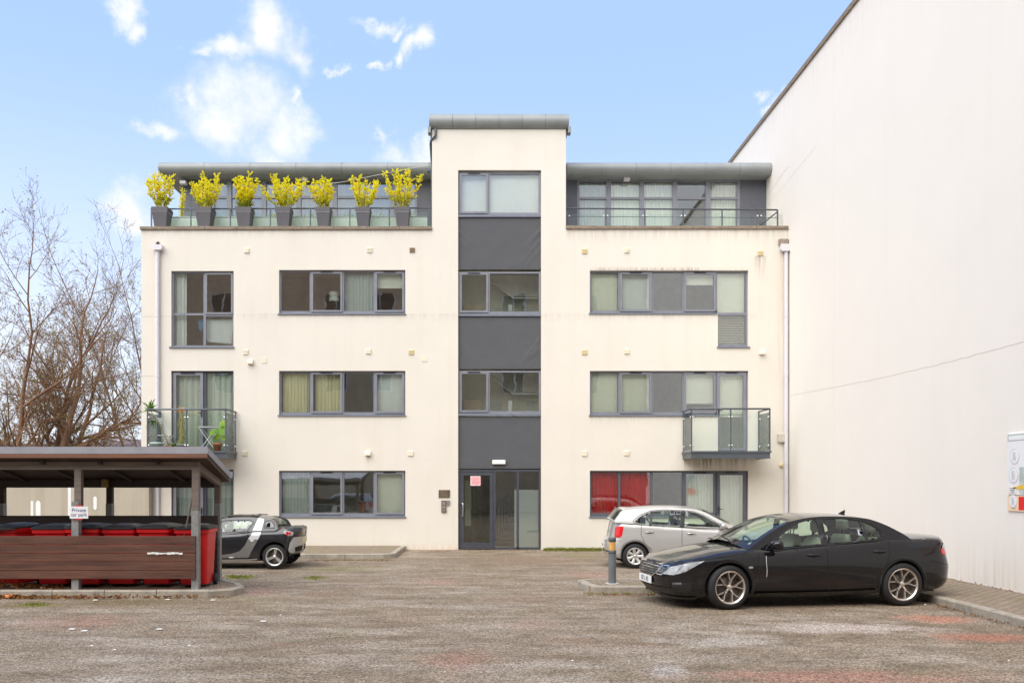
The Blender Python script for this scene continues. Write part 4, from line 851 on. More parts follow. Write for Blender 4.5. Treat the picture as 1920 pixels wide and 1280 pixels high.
# wheelie bins
RED = mat('red_bin_plastic', (.62,.012,.015), .38, var=.08, vs=3); LID = mat('black_lid', (.012,.012,.013), .45, var=.25, vs=4); RUB = mat('rubber', (.02,.02,.02), .8, var=0)
def make_bin():
    b = empty('wheelie_bin', (0,0,0)); mb = MB()
    def ring(w, d, y, z, r=.04):
        o = []
        for cx, cy, a0 in ((w-r, d-r, 0), (-w+r, d-r, 90), (-w+r, -d+r, 180), (w-r, -d+r, 270)):
            for k in range(4): a = R(a0+30*k); o.append((cx+r*math.cos(a), cy+r*math.sin(a)+y, z))
        return o
    rs = [ring(.22,.25,.04,.06), ring(.225,.26,.035,.12), ring(.262,.33,0,.93), ring(.285,.355,0,.94), ring(.29,.36,0,1.0), ring(.275,.345,0,1.005), ring(.26,.33,0,.94)]
    v = [p for r_ in rs for p in r_]; n = 16
    mb.add(v, [(j*n+i, j*n+(i+1) % n, (j+1)*n+(i+1) % n, (j+1)*n+i) for j in range(len(rs)-1) for i in range(n)], True); mb.add(rs[0], [tuple(range(n))])
    mb.build('body', RED, b, ang=35)
    mb = MB(); rs = [ring(.28,.35,-.005,1.008), ring(.295,.372,-.01,1.01), ring(.292,.37,-.01,1.035), ring(.25,.30,0,1.065,.07), ring(.15,.2,.02,1.085,.08)]; v = [p for r_ in rs for p in r_]
    mb.add(v, [(j*n+i, j*n+(i+1) % n, (j+1)*n+(i+1) % n, (j+1)*n+i) for j in range(len(rs)-1) for i in range(n)], True); mb.add(rs[-1], [tuple(range(n))[::-1]]); mb.add(rs[0], [tuple(range(n))])
    mb.build('lid', LID, b, ang=35)
    mb = MB(); mb.tube([(-.22,.40,1.0),(.22,.40,1.0)], .015, 8); mb.box(-.22,-.19,.34,.41,.97,1.01); mb.box(.19,.22,.34,.41,.97,1.01); mb.build('handle', LID, b)
    for s in (-1, 1): mb = MB(); mb.lathe([(0,-.025),(.1,-.025),(.1,.025),(0,.025)], 20, 'x', (s*.25,.3,.1)); mb.build('wheel', RUB, b)
    return b
b0 = make_bin()
blab = ['red wheelie bin at the right end of the shelter, its whole side showing', 'red wheelie bin second from the open end of the shelter, behind the planks', 'red wheelie bin third from the open end of the shelter, with a shiny black lid',
        'red wheelie bin under the Private car park sign, to its right', 'red wheelie bin under the Private car park sign, to its left', 'red wheelie bin at the left edge of the photo with its lid askew']
for i, px in enumerate((361, 290, 222, 156, 92, 14)):
    o = b0 if i == 0 else copy_tree(b0); Yb = 15.08 + .04*(i % 3); o.location = ((px-PX)*(Yb-.3)/F, Yb, .112); o.rotation_euler.z = R((4, -3, 2, -2, 3, -14)[i]); o.scale = (1, 1, .985+.01*(i % 2))
    if i == 0: o.location.x -= .03
    tag(o, blab[i], 'bin', 'red wheelie bins in the shelter')
    if i == 5: 
        for c_ in o.children:
            if c_.name.startswith('lid'): c_.rotation_euler = (R(3), R(-2), R(6)); 
# ---------------------------------------------------------------- bollard
q = gnd(1148, 1094, .11); bo = empty('bollard_light', (q.x, q.y, .11), label='grey cylindrical bollard light with amber lens on the small kerbed island', cat='bollard'); k = F/q.y
BOL = mat('bollard_grey', (.14,.15,.155), .5, var=.12); zt = (1094-1006)/k; r = 7.2/k
mb = MB(); mb.lathe([(r*1.02,0),(r,(1094-1037)/k)], 24); mb.build('post', BOL, bo)
mb = MB(); mb.lathe([(0,.0),(r*1.9,0),(r*1.9,.012),(r*1.1,.016)], 24); 
for a in range(4): mb.lathe([(.012,.012),(.012,.03),(0,.03)], 6, 'z', (r*1.55*math.cos(a*PI/2+.7), r*1.55*math.sin(a*PI/2+.7), 0))
mb.build('base_plate', mat('pale_cast_plate',(.42,.42,.40),.6,var=.2), bo)
mb = MB(); z1 = (1094-1031)/k; mb.lathe([(r,(1094-1037)/k),(r*1.03,(1094-1036.5)/k),(r*1.03,z1),(r*.9,z1)], 24); mb.build('collar', mat('bollard_dark',(.06,.065,.07),.5), bo)
mb = MB(); z2 = (1094-1014.5)/k; mb.lathe([(r*.86,z1),(r*.9,(z1+z2)/2),(r*.86,z2)], 24); mb.build('amber_lens', mat('amber_lens',(.72,.40,.12),.15,var=.2,vs=12,coat=.5), bo)
mb = MB(); mb.lathe([(r*.9,z2),(r*1.02,z2),(r*1.0,zt-.01),(r*.9,zt),(0,zt+.005)], 24); mb.build('cap', BOL, bo)
# ---------------------------------------------------------------- planters with golden shrubs
POT = mat('dark_grey_planter', (.105,.10,.11), .55, var=.12, vs=3); POTL = mat('pale_band', (.45,.44,.44), .5, var=.05); SOIL = mat('soil', (.03,.02,.012), .95, var=.3)
def leaf_mat(name, a, b_, c_):
    m, nt, b = newmat(name); gi = nd(nt, 'ShaderNodeNewGeometry').outputs['Random Per Island']
    nt.links.new(ramp(nt, gi, [(0, a), (.5, b_), (1, c_)]), b.inputs['Base Color']); b.inputs['Roughness'].default_value = .5; b.inputs['Subsurface Weight'].default_value = 0
    tl = nd(nt, 'ShaderNodeBsdfTranslucent'); nt.links.new(ramp(nt, gi, [(0, a), (.5, b_), (1, c_)]), tl.inputs[0]); mx = nd(nt, 'ShaderNodeMixShader'); mx.inputs[0].default_value = .5
    nt.links.new(b.outputs[0], mx.inputs[1]); nt.links.new(tl.outputs[0], mx.inputs[2]); nt.links.new(mx.outputs[0], nt.nodes['Material Output'].inputs[0]); return m
GOLD = leaf_mat('golden_leaves', (1.0,.76,.01), (1.0,.92,.02), (.80,.88,.05)); GRLF = leaf_mat('green_leaves', (.10,.22,.02), (.25,.36,.03), (.42,.50,.05)); YGLF = leaf_mat('yellow_green_leaves', (.42,.50,.03), (.66,.66,.02), (.30,.42,.04)); STEM = mat('stem_brown', (.13,.06,.035), .8, var=.2)
def leaf(mb, p, d, w, L, rng):
    d = d.normalized(); s = d.cross(Vector((rng.uniform(-1,1), rng.uniform(-1,1), rng.uniform(-.3,1)))).normalized(); n = s.cross(d)*.12*L
    mb.add([p, p+d*L*.45+s*w, p+d*L, p+d*L*.45-s*w, p+d*L*.45+n*1.0], [(0,1,4),(1,2,4),(2,3,4),(3,0,4)])
def planter(px0, px1, hpx, wpx, lean, seed, green, label):
    rng = random.Random(seed); PYc = D+.17; s = F/PYc
    cx = ((px0+px1)/2-PX)/s; zb = fz(425)+.004; o = empty('planter_shrub', (cx, PYc, zb), label=label, cat='potted shrub', group='golden shrubs in tall planters on the terrace edge')
    wt, wb, h = (px1-px0)/s/2, (px1-px0)/s/2*.72, .545; mb = MB()
    def sq(w, z): return [(-w,-w,z),(w,-w,z),(w,w,z),(-w,w,z)]
    def loft(rs): mb.add([p for r_ in rs for p in r_], [(j*4+i, j*4+(i+1) % 4, (j+1)*4+(i+1) % 4, (j+1)*4+i) for j in range(len(rs)-1) for i in range(4)])
    loft([sq(wb,0), sq(wt*.93,h-.14)]); mb.add(sq(wb,0), [(3,2,1,0)]); loft([sq(wt*.93,h-.125), sq(wt,h-.12), sq(wt*1.02,h), sq(wt*.9,h), sq(wt*.88,h-.05)]); mb.build('pot', POT, o)
    mb = MB(); loft([sq(wt*.955,h-.14), sq(wt*.97,h-.125)]); mb.build('rim_band', POTL, o)
    mb = MB(); mb.add(sq(wt*.88,h-.04), [(0,1,2,3)]); mb.build('soil', SOIL, o)
    st = MB(); lf = MB(); gl_ = MB(); H_ = hpx/s; W_ = wpx/s/2; ns = 9+seed % 5
    for i in range(ns):
        a = 2*PI*i/ns+rng.uniform(-.3,.3); ro = rng.uniform(.25,1.0); L = H_*rng.uniform(.72,1.02)*(1-.18*ro)
        p = Vector((math.cos(a)*.06, math.sin(a)*.06, h-.05)); tip = Vector((math.cos(a)*W_*ro+lean*W_*rng.uniform(.2,.8), math.sin(a)*W_*ro*.8, h+L)); P = [p]
        for k in range(1, 7): t = k/6; P.append(p.lerp(tip, t)+Vector((math.cos(a),math.sin(a),0))*W_*.18*math.sin(PI*t)*ro+Vector((rng.uniform(-1,1),rng.uniform(-1,1),0))*.012)
        st.tube(P, [.007-.0009*k for k in range(7)], 4)
        for k in range(1, 7):
            for j in range(7):
                t = rng.random(); b = P[k-1].lerp(P[k], t); 
                if j < 6 and k > 1:     # side twig
                    d = Vector((rng.uniform(-1,1), rng.uniform(-1,1), rng.uniform(.1,1.2))).normalized(); tl = rng.uniform(.06,.15); e = b+d*tl; st.tube([b, e], [.003,.0015], 3)
                    for q_ in range(10+seed % 4):
                        pp = b.lerp(e, rng.uniform(.2,1)); leaf(gl_ if (pp.z < h+H_*.3 and rng.random() < .5) else lf, pp, d+Vector((rng.uniform(-1,1),rng.uniform(-1,1),rng.uniform(-.5,1))), rng.uniform(.013,.021), rng.uniform(.035,.06), rng)
                else:
                    for q_ in range(2): leaf(lf, b, Vector((rng.uniform(-1,1),rng.uniform(-1,1),rng.uniform(-.2,1))), .015, .045, rng)
    st.build('stems', STEM, o); lf.build('foliage', GOLD, o, fix=False); gl_.build('lower_foliage', YGLF, o, fix=False)
    if green:
        gf = MB()
        for i in range(60): a = rng.uniform(0,2*PI); leaf(gf, Vector((math.cos(a)*.08,math.sin(a)*.08,h-.03)), Vector((math.cos(a)*.5,math.sin(a)*.5,rng.uniform(.6,1.6))), .010, rng.uniform(.15,.32), rng)
        gf.build('grass_tuft', GRLF, o, fix=False)
pl = [(289,319,72,62,-.25,11,0,'thin yellow shrub in the leftmost planter at the corner of the terrace'), (370,400,70,70,.15,12,0,'golden shrub in the second planter from the left corner of the terrace'),
      (445,474,66,52,.15,13,1,'narrow golden shrub with a green grassy tuft in the third planter from the left'), (519,547,66,84,-.05,14,0,'wide golden shrub in the middle planter, fourth from the left corner'),
      (594,621,62,62,.1,15,0,'forked golden shrub with bare lower stems in the fifth planter from the left corner'), (668,695,66,76,.05,16,0,'wide golden shrub in the planter second from the entrance tower'), (741,769,74,76,.0,17,0,'tall golden shrub in the planter nearest the entrance tower')]
for a in pl: planter(*a)
# extra tall shrub just behind the first planter
rng = random.Random(5); o = empty('terrace_shrub', (ax(328), RY+.5, fz(425)), label='slim yellow shrub standing behind the railing next to the corner planter', cat='shrub'); st = MB(); lf = MB()
for i in range(7):
    tip = Vector((rng.uniform(-.13,.13), rng.uniform(-.12,.12), rng.uniform(1.15,1.42))); P = [Vector((0,0,0)).lerp(tip, k/5)+Vector((rng.uniform(-.02,.02),rng.uniform(-.02,.02),0)) for k in range(6)]; st.tube(P, [.008-.001*k for k in range(6)], 4)
    for k in range(70): pp = Vector((0,0,0)).lerp(tip, rng.uniform(.25,1))+Vector((rng.uniform(-.06,.06),rng.uniform(-.06,.06),0)); leaf(lf, pp, Vector((rng.uniform(-1,1),rng.uniform(-1,1),rng.uniform(0,1))), .016, .05, rng)
st.build('stems', STEM, o); lf.build('foliage', GOLD, o, fix=False)
for (px, w) in ((560,.22),(655,.2),(712,.16),(785,.14)):
    o = empty('terrace_plant', (ax(px), RY+.4, fz(425)), label={560:'low green plant behind the glass between fourth and fifth planters',655:'low green plant behind the glass between fifth and sixth planters',712:'small green plant behind the glass between sixth and seventh planters',785:'small green plant behind the glass beside the entrance tower'}[px], cat='plant', group='small green plants behind the terrace glass'); lf = MB()
    for i in range(90): a = rng.uniform(0,2*PI); leaf(lf, Vector((rng.uniform(-w,w)*.7,rng.uniform(-.1,.1),rng.uniform(.25,.5))), Vector((math.cos(a),math.sin(a),rng.uniform(.2,1))), .02, .07, rng)
    lf.build('foliage', GRLF, o, fix=False); MB().tube([(0,0,0),(0,0,.3)], .01, 5).build('stem', STEM, o)
# ---------------------------------------------------------------- things on the left balcony
X0b, X1b, YFb, zfb = BL; TERR = mat('terracotta', (.48,.17,.07), .8, var=.15); WPOT = mat('white_glazed_pot', (.72,.78,.74), .3, var=.03)
kb = F/(D-.6)
def bpos(px, Y=None): Y = Y or D-.6; return Vector(((px-PX)*Y/F, Y, zfb))
def pot(mb, r, h, rim=1.12): mb.lathe([(0,0),(r*.72,0),(r*.96,h*.78),(r*rim,h*.78),(r*rim,h),(r*.95,h),(r*.9,h*.9),(0,h*.9)], 20)
def strap(mb, base, n, L, w, rng, up=.9, droop=.7):
    for i in range(n):
        a = rng.uniform(0,2*PI); u = rng.uniform(.2,up); l = L*rng.uniform(.7,1.1); d = Vector((math.cos(a),math.sin(a),0)); s = Vector((-math.sin(a),math.cos(a),0))*w; P = []
        for k in range(5): t = k/4; P.append(base+d*l*t*(1-.2*u)+Vector((0,0,l*(u*t*1.4-droop*t*t))))
        for k in range(4): w0, w1 = (math.sin(PI*(.15+.85*k/4)), math.sin(PI*min(1,(.15+.85*(k+1)/4)))); mb.add([P[k]-s*w0, P[k]+s*w0, P[k+1]+s*w1, P[k+1]-s*w1], [(0,1,2,3)])
p = bpos(296, D-.5); o = empty('dracaena_plant', p, label='leaning palm like plant with green leaf crown above the rail, left end of the balcony', cat='potted plant')
top = Vector((-.18, -.1, 1.05)); MB().tube([(.3,0,.15),(.2,-.02,.45),(.02,-.06,.85),tuple(top)], [.018,.018,.016,.014], 8).build('stem', mat('tan_stem',(.35,.25,.14),.8), o); mb = MB(); strap(mb, top+Vector((0,0,.05)), 46, .42, .018, rng, 1.1, .8); strap(mb, top+Vector((0.08,0,-.2)), 16, .3, .015, rng, .1, 1.0); mb.build('foliage', leaf_mat('dracaena_leaves',(.03,.10,.01),(.09,.22,.02),(.2,.34,.05)), o, fix=False)
mb = MB(); mb.v = []; pot(mb, .12, .16); pp = mb.build('pot', TERR, o); pp.location = (.32, 0, 0)
p = bpos(293, D-.8); o = empty('white_pot', p, label='plain white glazed pot on the balcony floor at the left corner', cat='pot'); mb = MB(); pot(mb, .15, .24); mb.build('body', WPOT, o); MB().lathe([(0,.2),(.12,.2)], 16).build('soil', SOIL, o)
p = bpos(341, D-.6); o = empty('spiky_plant', p, label='tall dried spiky plant with orange bloom in the middle of the balcony', cat='potted plant'); mb = MB(); pot(mb, .13, .2); mb.build('pot', mat('grey_pot',(.3,.3,.26),.7), o)
MB().tube([(0,0,.15),(.01,0,.6),(0,0,1.1)], .03, 8).build('stem', mat('yellow_stem',(.45,.36,.12),.8), o)
mb = MB(); strap(mb, Vector((0,0,1.08)), 34, .32, .014, rng, .8, .5); mb.build('bloom', leaf_mat('orange_straps',(.75,.33,.08),(.70,.42,.15),(.6,.5,.25)), o, fix=False)
mb = MB(); 
for k in range(9): strap(mb, Vector((rng.uniform(-.03,.03),0,.25+.095*k)), 9, .16, .012, rng, .2, 1.6)
mb.build('dry_leaves', leaf_mat('straw_leaves',(.45,.36,.10),(.40,.38,.12),(.30,.32,.10)), o, fix=False)
p = bpos(407.5, D-.72); o = empty('broadleaf_plant', p, label='bright green broad leaved plant in a terracotta pot, right end of the balcony', cat='potted plant'); mb = MB(); pot(mb, .125, .22); mb.build('pot', TERR, o)
lf = MB(); 
for (x, z, sc_) in ((-.13,.5,.14),(0.02,.42,.15),(.1,.62,.17),(.14,.5,.14),(-.05,.35,.13),(.13,.75,.15),(.2,.35,.12),(.0,.55,.12)):
    n = 10; c_ = Vector((x, rng.uniform(-.08,.08), z)); t_ = Vector((rng.uniform(-.3,.3), -1, rng.uniform(.3,.8))).normalized(); u_ = t_.cross(Vector((0,0,1))).normalized(); w_ = t_.cross(u_)
    lf.add([c_] + [c_+(u_*math.cos(2*PI*k/n)*.8+w_*math.sin(2*PI*k/n))*sc_*(.6 if k in (2,3) else .75) for k in range(n)], [(0, k+1, (k+1) % n+1) for k in range(n)])
lf.build('foliage', leaf_mat('bright_leaves',(.12,.30,.01),(.22,.42,.02),(.42,.55,.04)), o, fix=False); st = MB()
for x, z in ((-.13,.5),(.02,.42),(.1,.62),(.14,.75)): st.tube([(0,0,.18),(x*.6,0,z*.6),(x,0,z)], .006, 5)
st.build('stems', GRLF, o)
p = bpos(327, D-.45); o = empty('trailing_plant', p, label='low sprawling green plant in a small terracotta pot beside the spiky plant', cat='potted plant'); mb = MB(); pot(mb, .1, .13); mb.build('pot', TERR, o)
mb = MB(); strap(mb, Vector((0,0,.15)), 40, .42, .02, rng, .8, .4); mb.build('foliage', leaf_mat('sage_leaves',(.15,.22,.06),(.25,.32,.10),(.35,.38,.12)), o, fix=False)
p = bpos(358, D-.75); o = empty('small_pot', p, label='small terracotta pot on the balcony floor by the middle railing post', cat='pot'); mb = MB(); pot(mb, .1, .1); mb.build('body', TERR, o); MB().lathe([(0,.085),(.085,.085)], 16).build('soil', SOIL, o)
WM = mat('white_metal', (.78,.78,.78), .4, var=0)
p = bpos(392, D-.42); o = empty('folding_table', p, label='small white folding metal table with crossed legs on the balcony', cat='table'); mb = MB(); mb.lathe([(0,.66),(.29,.66),(.3,.67),(.29,.68),(0,.68)], 28); mb.build('table_top', WM, o)
for s in (-1, 1):
    for y in (-.15, .15): MB().tube([(-s*.24,y,.66),(s*.24,y,.0)], .011, 6).build('leg', WM, o)
p = bpos(312, D-.3); o = empty('folding_chair', p, label='white folding metal chair half hidden behind the leaning palm on the balcony', cat='chair')
for y in (-.17, .17): MB().tube([(-.2,y,.95),(.22,y,.0)], .011, 6).build('leg', WM, o); MB().tube([(.15,y,.45),(-.22,y,.0)], .011, 6).build('leg', WM, o)
MB().box(-.2,.18,-.18,.18,.44,.46,.008).build('seat', WM, o); MB().box(-.22,-.19,-.18,.18,.78,.95,.008).build('backrest', WM, o)
# ---------------------------------------------------------------- bare trees
def bark(name, col): return mat(name, col, .9, var=.35, vs=6, bump=.5)
def tree(name, base, h, spread, nst, seed, label, grp, col, depth=6, lean=(0,0), thick=.13, twig=1.0):
    rng = random.Random(seed); o = empty(name, base, label=label, cat='tree', group=grp); tr = MB(); br = MB(); bd = MB()
    def grow(p, d, L, r, lv):
        n = 3 if lv else 7; P = [p]; q = p.copy(); dd = d.copy(); seg = L/n
        for k in range(n):
            dd = (dd + Vector((rng.uniform(-1,1), rng.uniform(-1,1), rng.uniform(-.6,.9)))*(.12 if lv == 0 else .22) + Vector((0,0,.05 if lv == 0 else .0))).normalized(); q = q+dd*seg; P.append(q.copy())
        rs = [r*(1-.55*k/n) for k in range(n+1)] if lv < depth else [r, r*.8, r*.6, r*.3][:n+1]
        (tr if lv == 0 else br).tube(P, rs, 7 if lv < 1 else (5 if lv < 3 else 3), cap=False)
        if lv >= depth or r < .003:
            if rng.random() < .3: 
                for k in range(rng.choice((1,2))): leaf(bd, P[-1-k], Vector((rng.uniform(-1,1),rng.uniform(-1,1),rng.uniform(-.5,1))), .022, .06, rng)
            return
        nc = {0: 6, 1: 4, 2: 4, 3: 3, 4: 3, 5: 2}.get(lv, 3)
        for i in range(nc):
            t = .22+.78*(i+rng.random()*.6)/nc if lv else .25+.75*(i+rng.random()*.5)/nc; t = min(t, .99); k = int(t*n); b = P[k].lerp(P[k+1], t*n-k); td = (P[k+1]-P[k]).normalized()
            perp = td.cross(Vector((rng.uniform(-1,1),rng.uniform(-1,1),rng.uniform(-1,1)))).normalized(); ang = R(rng.uniform(28, 62)); nd_ = (td*math.cos(ang)+perp*math.sin(ang)+Vector((0,0,.07))).normalized()
            grow(b, nd_, L*rng.uniform(.42,.62)*(1-.35*t if lv == 0 else 1)*twig, max(.006, rs[min(k, n)]*rng.uniform(.5,.68)), lv+1)
        grow(P[-1], dd, L*.5, rs[-1]*.9, lv+1)
    for i in range(nst):
        a = 2*PI*i/nst+rng.uniform(-.4,.4); a += .0; d = Vector((math.cos(a)*spread*rng.uniform(.6,1.5)+lean[0], math.sin(a)*spread*.7+lean[1], 1)).normalized(); grow(Vector((math.cos(a)*.25, math.sin(a)*.2, 0)), d, h*rng.uniform(.5,.68), thick*rng.uniform(.7,1.1), 0)
    B = bark(name+'_bark', col); tr.build('trunk', B, o, fix=False); br.build('crown', B, o, fix=False); bd.build('leaf_bud', leaf_mat(name+'_buds',(.14,.11,.05),(.40,.42,.08),(.18,.10,.06)), o, fix=False); return o
YT = 29.0
tree('bare_tree', ((45-PX)*YT/F, YT, 0), 9.0, .62, 7, 4, 'large bare multi stemmed tree behind the bin shelter', 'bare winter trees', (.24,.135,.08), 5, (.05,0), .16)
tree('bare_tree', ((272-PX)*37/F, 37, 0), 12.5, .13, 3, 21, 'slender bare tree close to the left edge of the apartment block', 'bare winter trees', (.20,.125,.085), 5, (-.02,0), .08)
# ---------------------------------------------------------------- far hill
def hill_mat():
    m, nt, b = newmat('winter_woods'); tc = nd(nt, 'ShaderNodeTexCoord').outputs['Object']
    a = tex_noise(nt, .18, 8, .8, tc, sc=(1,.2,1.6)); c = ramp(nt, a, [(.3,(.05,.04,.045)),(.5,(.12,.095,.095)),(.7,(.23,.19,.18))]); nt.links.new(c, b.inputs['Base Color']); b.inputs['Roughness'].default_value = 1; return m
v = []; nx, ny = 220, 10; rng = random.Random(8)
for j in range(ny+1):
    for i in range(nx+1):
        x = -420+i*3.0; t = j/ny; top = 27+6*noise.noise(Vector((x*.01,0,0)))+1.6*noise.noise(Vector((x*.12,3,0)))+rng.uniform(-.7,.7); v.append((x, 420+t*90, (top if j == ny else top*t**.8*(1+.05*rng.uniform(-1,1))) if j else -1))
mb = MB(); mb.add(v, [(j*(nx+1)+i, j*(nx+1)+i+1, (j+1)*(nx+1)+i+1, (j+1)*(nx+1)+i) for j in range(ny) for i in range(nx)])
tag(mb.build('hill', hill_mat(), fix=False), 'distant wooded hillside in winter colours', None, None, 'structure')
# ---------------------------------------------------------------- fallen leaves, moss, litter
LEAFM = leaf_mat('fallen_leaves',(.12,.045,.012),(.30,.12,.03),(.44,.24,.09)); rng = random.Random(9); mb = MB()
for i in range(900):
    if i < 620: x = -8.6+abs(rng.gauss(0,1.3)) if rng.random() < .75 else rng.uniform(-8.4,-4.6); y = SY-.03-abs(rng.gauss(0,.07)); z = .012+rng.uniform(0,.03)
    else: x = rng.uniform(-8.6,-7.0); y = rng.uniform(SY+.15,SY+.55); z = .125+rng.uniform(0,.12)*(1-(x+8.6)/1.6)
    d = Vector((rng.uniform(-1,1), rng.uniform(-1,1), rng.uniform(-.3,.5))); leaf(mb, Vector((x,y,z)), d, .018, rng.uniform(.04,.075), rng)
def drift(px0, px1, py, n, sg=1.2):
    for i in range(n):
        q = gnd(rng.uniform(px0, px1), py+abs(rng.gauss(0, sg))); leaf(mb, Vector((q.x, q.y, .01+rng.uniform(0,.012))), Vector((rng.uniform(-1,1), rng.uniform(-1,1), rng.uniform(-.2,.4))), rng.uniform(.006,.014), rng.uniform(.02,.045), rng)
drift(575,735,1050.5,260,.8); drift(1100,1230,1114.5,160,1.2); drift(860,1010,1031.5,120,.8); drift(750,860,1032,90,.8); drift(230,440,1119,120,1.5)
for i in range(140): y = rng.uniform(8.5, 13.5); leaf(mb, Vector((KX-.02-abs(rng.gauss(0,.05)), y, .012)), Vector((rng.uniform(-1,1), rng.uniform(-1,1), rng.uniform(-.2,.4))), .01, rng.uniform(.02,.05), rng)
for i in range(160): y = rng.uniform(12, 20); leaf(mb, Vector((WX-.01-abs(rng.gauss(0,.05)), y, .125)), Vector((rng.uniform(-1,1), rng.uniform(-1,1), rng.uniform(-.2,.4))), .01, rng.uniform(.02,.05), rng)
tag(mb.build('fallen_leaves', LEAFM, fix=False), 'brown fallen leaves drifted along the kerb of the shelter', None, None, 'stuff')
def big_leaf(p, s, m, label, grp, name='fallen_leaf', seed=0):
    rng = random.Random(seed); n = 22; v = [Vector((0,0,.03))]
    for k in range(n): a = 2*PI*k/n; r_ = s*(.45+.55*abs(math.cos(a*2.5)))*rng.uniform(.8,1.1); v.append(Vector((r_*math.cos(a), r_*.8*math.sin(a), rng.uniform(.0,.05))))
    mb = MB(); mb.add(v, [(0, k+1, (k+1) % n+1) for k in range(n)]); o = mb.build(name, m, fix=False); o.location = p; return tag(o, label, 'leaf', grp)
OL = mat('orange_leaf', (.72,.24,.06), .7, var=.25, vs=20)
big_leaf(gnd(8,1116,.02), .14, OL, 'large crumpled orange leaf by the kerb at the left edge of the photo', None, seed=1); big_leaf(gnd(22,1119,.02), .12, OL, 'smaller orange leaf lying just right of the large one by the kerb', None, seed=2)
mb = MB(); 
for i in range(16):
    q = gnd(rng.uniform(20,1900), 1040+240*rng.random()**.8); a = rng.uniform(0,6); s = rng.uniform(.008,.02); mb.add([(q.x+s*math.cos(a+k*2.1)*1.4, q.y+s*math.sin(a+k*2.1), .018+.004*(k % 2)) for k in range(3)]+[(q.x, q.y, .03)], [(0,1,2),(0,1,3),(1,2,3),(2,0,3)])
for (px, py) in ((495,1166),(300,1181),(160,1184),(136,1181),(400,1126),(316,1125),(180,1126)):
    q = gnd(px, py); mb.box(q.x-.04, q.x+.03, q.y-.03, q.y+.02, .012, .022)
tag(mb.build('litter_specks', PAINT, fix=False), 'tiny pale stones and litter specks scattered over the tarmac', None, None, 'stuff')
MOSS = leaf_mat('moss_tufts',(.10,.13,.01),(.20,.24,.02),(.32,.30,.04)); mb = MB()
def moss(px0, px1, py, n, sy, s=.05):
    for i in range(n):
        q = gnd(rng.gauss((px0+px1)/2,(px1-px0)*.24) if px1-px0 < 90 else rng.uniform(px0,px1), py+rng.gauss(0,sy)); leaf(mb, Vector((q.x,q.y,.008)), Vector((rng.uniform(-1,1),rng.uniform(-1,1),rng.uniform(.4,1.4))), .006, rng.uniform(.3,1)*s, rng)
moss(1020,1130,1031.6,1500,1.2,.11); moss(415,480,1082,650,2.2,.035); moss(565,612,1083,350,2.0,.03); moss(40,90,1133,250,1.5,.03); moss(1095,1300,1114,260,1,.05); moss(560,740,1050,200,1,.05); moss(1740,1900,1128,0,1)
tag(mb.build('moss_tufts', MOSS, fix=False), 'low moss and grass tufts at the wall base and on the tarmac', None, None, 'stuff')
# ---------------------------------------------------------------- block across the yard, only seen mirrored in the panes
ob = empty('opposite_building', (0, -9, 0), label='brown rendered block across the yard mirrored in the window panes', cat='building')
OB = render_mat('ochre_brown_render', (.62,.47,.31), .5, tint=(.30,.21,.13), dirt=1.2); mb = MB(); mb.box(-32, 34, -8, 0, 0, 16.2); mb.build('wall', OB, ob)
for i, x in enumerate((-27, -22.5, -17.9, -10.4, -7.3, 1.5, 6.5, 12, 18, 24)):
    for j, z in enumerate((2.8, 7.9, 13.0)):
        f = MB().box(x, x+1.5, .0, .05, z, z+1.45).build('window', mat('off_white_frame',(.6,.6,.58),.5) if not (i or j) else bpy.data.materials['off_white_frame'], ob)
        MB().box(x+.08, x+.71, .05, .055, z+.08, z+1.42).box(x+.79, x+1.42, .05, .055, z+.08, z+1.42).build('pane', BLACKP, f)

